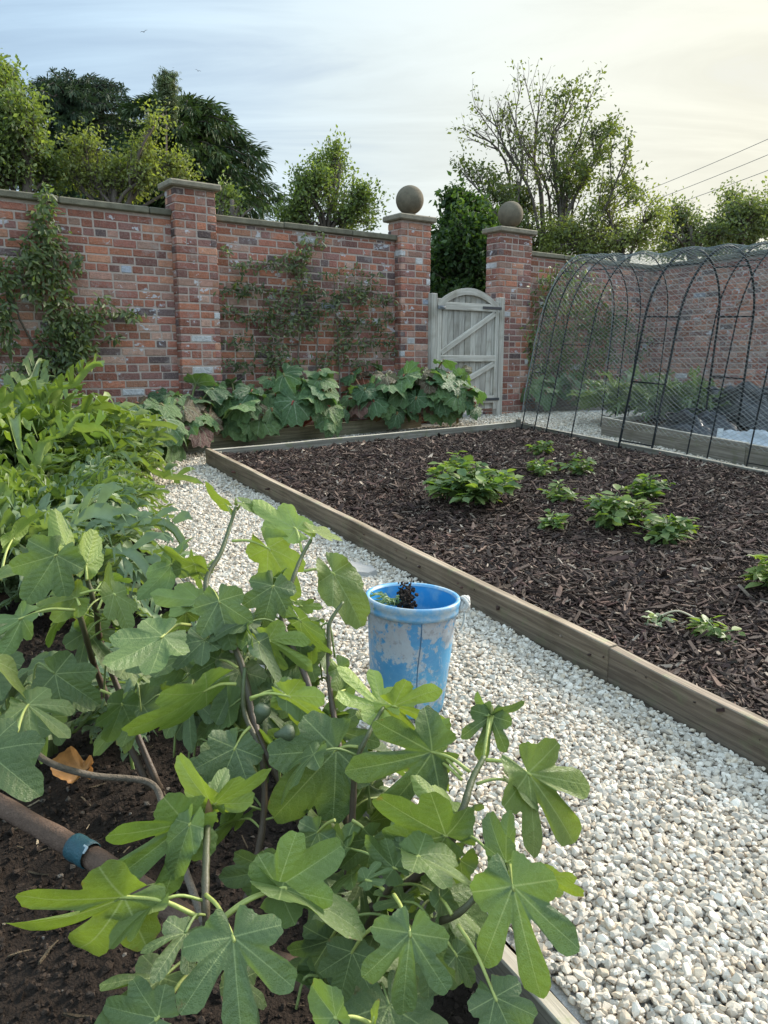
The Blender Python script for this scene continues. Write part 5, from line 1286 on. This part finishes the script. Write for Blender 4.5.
crown_tree('broadleaf_tree', 110, 11.5, [(115, 170, 22, 22), (92, 150, 20, 12), (80, 172, 20, 18), (70, 152, 16, 10), (145, 150, 16, 14), (160, 130, 12, 16), (130, 180, 24, 14), (100, 182, 26, 12), (170, 158, 14, 12), (180, 175, 14, 12), (150, 175, 16, 14), (158, 108, 5, 12)], 2, 'yellowish feathery tree with thin stems in front of the dark conifers', 'tree', gold, ls=.07, dens=.85, thresh=.42, tw=.026)
crown_tree('broadleaf_tree', 235, 11, [(232, 200, 16, 12), (222, 190, 8, 14), (240, 208, 14, 8), (250, 204, 10, 8)], 3, 'small bright lime shrub peeping over the wall right of the square pier', 'tree', lime, ls=.07, dens=1.3)
crown_tree('broadleaf_tree', 332, 12, [(330, 205, 26, 24), (328, 172, 16, 22), (310, 200, 18, 24), (352, 212, 24, 18), (300, 212, 14, 18), (370, 216, 14, 14), (336, 155, 8, 14), (320, 160, 8, 16), (318, 185, 14, 16), (345, 190, 14, 18), (290, 220, 12, 10), (305, 196, 12, 20), (362, 200, 12, 14), (340, 215, 40, 12), (312, 218, 30, 12)], 4, 'light green tree with upright sprigs above the espalier wall', 'tree', lime, ls=.075, dens=1.5, thresh=.38, up=.6)
crown_tree('broadleaf_tree', 462, 10.6, [(462, 250, 26, 34), (450, 280, 22, 24), (476, 270, 22, 30), (460, 215, 16, 24), (458, 202, 12, 12), (484, 240, 16, 24), (440, 262, 12, 24), (465, 300, 36, 22), (478, 215, 12, 16), (466, 330, 34, 20)], 5, 'dark green dense tree filling the gap above the gate', 'tree', (np.array([.03, .06, .02]), np.array([.075, .115, .035])), ls=.10, dens=2.4, thresh=.3)
crown_tree('broadleaf_tree', 620, 13, [(610, 226, 34, 20), (585, 230, 28, 20), (640, 220, 24, 18), (600, 210, 20, 14), (560, 236, 20, 18), (620, 240, 40, 18), (575, 248, 40, 14), (540, 240, 20, 16)], 6, 'yellowish green tree behind the wall to the left above the netting', 'tree', gold, ls=.07, dens=1.2, thresh=.38)
crown_tree('broadleaf_tree', 690, 13.5, [(690, 226, 30, 20), (680, 212, 16, 14), (660, 232, 26, 16), (705, 236, 30, 16), (690, 246, 44, 14)], 7, 'mid green tree behind the wall above the middle of the netting', 'tree', mid, ls=.075, dens=1.3, thresh=.38)
crown_tree('broadleaf_tree', 738, 13.5, [(735, 214, 20, 20), (738, 196, 10, 14), (750, 222, 26, 22), (728, 228, 24, 16), (775, 215, 24, 26), (745, 244, 40, 16)], 8, 'mid green tree with pointed top at the right edge above the netting', 'tree', mid, ls=.075, dens=1.3, thresh=.38)
# tall airy tree, grown limb by limb
def airy(u, v_top, d, seed, lab):
    r = RS(seed); g = at(u, 360, d); base = np.array([g[0], g[1], gz(0, g[1])]); root = thing('broadleaf_tree', base, lab, 'tree', 'trees beyond the garden wall')
    st = MB(); tips = []; bark = (.10, .08, .062)
    def grow(p, dr, L, rad, lvl):
        k = 5; pts = [p]; q = dr.copy()
        for i in range(k):
            q = nrm(q + r.normal(size=3) * .10 + np.array([0, 0, .05])); pts.append(pts[-1] + q * L / k)
        st.tube(pts, np.linspace(rad, rad * .5, k + 1), 6 if lvl < 2 else 4, bark, cap=False)
        if lvl >= 3:
            for i in range(1, k + 1): tips.append((pts[i], q))
            return
        nchild = (0, 7, 6, 5)[lvl] if lvl else 9
        for c in range(nchild):
            f = r.uniform(.25, .98); i = min(k - 1, int(f * k)); b = pts[i] + (pts[i + 1] - pts[i]) * (f * k - i)
            side_ = rand_dirs(r, 1)[0]; side_ = nrm(side_ - q * (side_ @ q)); spread = r.uniform(.45, .85)
            grow(b, nrm(q * (1 - .25 * spread) + side_ * spread + np.array([0, 0, .12])), L * r.uniform(.42, .62), rad * (1 - .5 * f) * .55, lvl + 1)
        if lvl: tips.append((pts[-1], q))
    H_ = (360 - v_top) * d / FPX + HC - base[2]
    tr0 = base + np.array([0, 0, H_ * .18]); st.tube([base - np.array([0, 0, .2]), tr0], [.13, .11], 8, bark)
    def aim(pu, pv): return at(pu, pv, d + r.normal() * .5)
    for (pu, pv, ra) in ((540, 92, .055), (508, 102, .045), (575, 102, .045), (474, 130, .04), (606, 128, .045), (462, 172, .035), (626, 156, .035), (556, 130, .045), (522, 142, .04), (592, 160, .04), (490, 185, .03), (632, 186, .03), (565, 180, .035), (520, 195, .03), (592, 112, .04), (490, 108, .035)):
        b = aim(pu, pv); a = tr0 + np.array([0, 0, r.uniform(-.2, .9)]); P_ = limb(st, a, b, ra, .010, r, .04, 6, bark)
        L = np.linalg.norm(b - a)
        for f in np.linspace(.38, .98, 9):
            i = int(f * (len(P_) - 2)); q = nrm(P_[i + 1] - P_[i]); sd_ = rand_dirs(r, 1)[0]; sd_ = nrm(sd_ - q * (sd_ @ q))
            grow(P_[i], nrm(q * .9 + sd_ * r.uniform(.45, .8) + np.array([0, 0, .25])), L * r.uniform(.14, .24), .012, 2)
        tips.append((P_[-1], nrm(b - a)))
    ctr = np.array([t_[0] for t_ in tips]); tdir = np.array([t_[1] for t_ in tips]); m_ = 4
    nz = fbm(ctr * 1.1, 9, 3); cnt = np.where(nz > .46, m_, 1)
    idx = np.repeat(np.arange(len(ctr)), cnt); k = len(idx)
    p = ctr[idx] + r.normal(size=(k, 3)) * .055; y = rand_dirs(r, k) * .9 + tdir[idx] * .7 + np.array([0, 0, -.25]); z = np.array([0, 0, 1.]) + r.normal(size=(k, 3)) * .6
    t_ = np.clip(r.normal(size=(k, 1)) * .3 + .4, 0, 1); cc = (np.array([.08, .10, .042]) * (1 - t_) + np.array([.16, .18, .062]) * t_)
    lv = MB(); lv.inst(LF[0], LF[1], frames(y, z), p, .07 * r.uniform(.55, 1.2, k), cc)
    st.build('trunk', M['bark'], root); lv.build('crown', M['treeleaf'], root)
airy(545, 58, 13.5, 3, 'tall airy tree with see through crown behind the right gate pillar')
# conifers
def conifer(u, d, v_top, env, seed, lab, cols, droop=.35, dens=1.0, spiky=False, tl=.5, trw=1.0):
    """env: list of (v, left px, right px): how far the branches reach at that height"""
    r = RS(seed); g = at(u, 360, d); base = np.array([g[0], g[1], gz(0, g[1])]); root = thing('conifer', base, lab, 'conifer', 'dark conifers beyond the wall'); st = MB(); lv = MB()
    top = at(u, v_top, d); st.tube([base, (base + top) / 2, top], [.22 * trw, .16 * trw, .03 * trw], 8, (.08, .06, .05))
    vs_ = np.array([e[0] for e in env], float); lf = np.array([e[1] for e in env], float); rg = np.array([e[2] for e in env], float)
    Pp, Yy, Zz, Tt = [], [], [], []
    nb = int(170 * dens)
    for b in range(nb):
        v = r.uniform(v_top + 2, vs_[-1] + 20); zc = at(u, v, d)[2]; az = r.uniform(0, 2 * pi); e = np.interp(v, vs_, rg if math.cos(az) > 0 else lf)
        reach = max(4, abs(e - u)) * d / FPX * r.uniform(.72, 1.08); out = np.array([math.cos(az), math.sin(az), 0])
        a = np.array([top[0], top[1], zc]); n_ = 9; rise = (.45 if spiky else .16)
        pts = np.array([a + out * reach * f + np.array([0, 0, reach * (rise * f - droop * f * f)]) for f in np.linspace(0, 1, n_)]) + r.normal(size=(n_, 3)) * .03
        st.tube(pts, np.linspace(.03, .006, n_), 4, (.07, .055, .045), cap=False); tint = r.uniform(0, 1)
        for i in range(2, n_):
            q = nrm(pts[i] - pts[i - 1])
            for s in range(int(26 * (1 if i < n_ - 1 else 1.5))):
                sd_ = rand_dirs(r, 1)[0]; y = nrm(q * .9 + sd_ * (.9 if not spiky else .6) + np.array([0, 0, -.3 if not spiky else .45]))
                Pp.append(pts[i] + sd_ * r.uniform(0, .22) * tl * np.array([1, 1, .55]) - q * r.uniform(0, .2)); Yy.append(y); Zz.append(sd_ + np.array([0, 0, .8])); Tt.append(tint)
    Pp, Yy, Zz, Tt = map(np.array, (Pp, Yy, Zz, Tt)); k = len(Pp); t_ = np.clip(Tt + r.normal(size=k) * .25, 0, 1)[:, None]
    cc = (cols[0] * (1 - t_) + cols[1] * t_) * r.uniform(.8, 1.2, (k, 1)); NL = LF[0] * np.array([.38, 1, .6])
    lv.inst(NL, LF[1], frames(Yy, Zz), Pp, .22 * tl * r.uniform(.6, 1.3, k), cc)
    st.build('trunk', M['bark'], root); lv.build('crown', M['needle'], root)
conifer(72, 17, 80, [(80, 40, 112), (95, 30, 140), (120, 24, 160), (200, 20, 165)], 1, 'blue black bushy conifer, left of the cedar with drooping tips', dark, droop=.22, tl=.5, dens=1.9)
conifer(180, 16, 96, [(96, 130, 214), (110, 116, 244), (130, 110, 258), (160, 110, 272), (185, 110, 282), (220, 110, 290)], 2, 'broad dark green cedar with drooping branch tips beyond the square pier', (np.array([.025, .048, .018]), np.array([.07, .105, .032])), droop=.42, dens=1.5, tl=.72)
conifer(166, 14, 72, [(72, 162, 170), (82, 157, 176), (100, 158, 174)], 3, 'slender pale conifer spire with a whorled tip above the cedar', (np.array([.10, .13, .06]), np.array([.18, .21, .10])), droop=.0, dens=.22, tl=.35, trw=.2)
CLOUD_COOL = (3.9, 5.2, 6.3); CLOUD_WARM = (6.2, 6.0, 5.0); CLOUD_BASE = .30; ZEN_FILL = .9; BACK_FILL = .6
SKY_STR = .1; SUN_STR = 4.6; SUN_ANG = 16; EXPO = 0.68
# ================================================================== LIGHT, SKY, CAMERA
SUN_AZ = math.radians(52)      # to the right of the view direction
SUN_EL = math.radians(30)
w = bpy.data.worlds.new('World'); scene.world = w; w.use_nodes = True
t = NT(w); bg = t.n['Background']
sky = t.new('ShaderNodeTexSky', sky_type='NISHITA'); sky.sun_disc = False
sky.sun_elevation = SUN_EL; sky.sun_rotation = SUN_AZ; sky.air_density = 1.0; sky.dust_density = 2.0; sky.ozone_density = 1.2
tc_ = t.new('ShaderNodeTexCoord'); sp = t.new('ShaderNodeSeparateXYZ'); t.l.new(tc_.outputs['Generated'], sp.inputs[0])
zc = t.math('MAXIMUM', t.math('ADD', sp.outputs[2], .12), .03)
cb = t.new('ShaderNodeCombineXYZ'); t.put(cb.inputs[0], t.math('DIVIDE', sp.outputs[0], zc)); t.put(cb.inputs[1], t.math('DIVIDE', sp.outputs[1], zc))
mp = t.new('ShaderNodeMapping'); t.l.new(cb.outputs[0], mp.inputs[0]); mp.inputs['Rotation'].default_value = (0, 0, .5); mp.inputs['Scale'].default_value = (.45, 1.5, 1)
n1 = t.noise(mp.outputs[0], 1.3, 7, .58, .7)
mp2 = t.new('ShaderNodeMapping'); t.l.new(cb.outputs[0], mp2.inputs[0]); mp2.inputs['Scale'].default_value = (.5, .6, 1)
n2 = t.noise(mp2.outputs[0], 1.0, 4, .5, .3)
cl = t.step(t.math('ADD', t.math('MULTIPLY', n1, .6), t.math('MULTIPLY', n2, .5)), .40, .66)
low = t.step(sp.outputs[2], .45, .02)
sd = Vector((math.sin(SUN_AZ), math.cos(SUN_AZ), 0))
vm = t.new('ShaderNodeVectorMath', operation='DOT_PRODUCT'); t.l.new(tc_.outputs['Generated'], vm.inputs[0]); vm.inputs[1].default_value = sd
warm = t.step(vm.outputs['Value'], .2, 1.0)
cloudc = t.mix(1.0, t.mix(warm, CLOUD_COOL, CLOUD_WARM), t.math('MULTIPLY_ADD', t.step(n1, .3, .7), .22, .89), 'MULTIPLY')
fac = t.math('MULTIPLY_ADD', cl, .65, CLOUD_BASE)
fac = t.math('ADD', fac, t.math('MULTIPLY', t.math('MULTIPLY_ADD', low, .3, .45), warm), clamp=True)
boost = t.math('MULTIPLY_ADD', t.step(sp.outputs[2], .42, .85), ZEN_FILL, 1.0)             # added fill light: sky raised overhead, above the visible part
boost = t.math('MULTIPLY', boost, t.math('MULTIPLY_ADD', t.step(sp.outputs[1], .1, -.7), BACK_FILL, 1.0))  # unseen sky behind the camera raised too, added fill for camera-facing walls
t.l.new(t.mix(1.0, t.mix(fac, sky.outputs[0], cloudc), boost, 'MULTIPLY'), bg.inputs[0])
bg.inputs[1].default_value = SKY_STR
sun = bpy.data.lights.new('sun', 'SUN'); so = bpy.data.objects.new('sun', sun); COL.objects.link(so)
sun.energy = SUN_STR; sun.angle = math.radians(SUN_ANG); sun.color = (1.0, .93, .82)
dv = Vector((math.sin(SUN_AZ) * math.cos(SUN_EL), math.cos(SUN_AZ) * math.cos(SUN_EL), math.sin(SUN_EL)))
so.rotation_euler = dv.to_track_quat('Z', 'Y').to_euler()
cam = bpy.data.cameras.new('camera'); co = bpy.data.objects.new('camera', cam); COL.objects.link(co)
co.location = (0, 0, HC); co.rotation_euler = (pi / 2 - PITCH, 0, 0)
cam.sensor_fit = 'VERTICAL'; cam.sensor_height = 24; cam.lens = 24 * FPX / 1024
cam.clip_start = .02; cam.clip_end = 3000
scene.camera = co
vs = scene.view_settings; vs.view_transform = 'Standard'; vs.look = 'None'; vs.gamma = 1; vs.use_curve_mapping = False; vs.exposure = EXPO
scene.render.engine = 'CYCLES'
cy = scene.cycles; cy.max_bounces = 8; cy.diffuse_bounces = 4; cy.glossy_bounces = 2; cy.transmission_bounces = 4; cy.transparent_max_bounces = 8
cy.use_denoising = False if False else cy.use_denoising
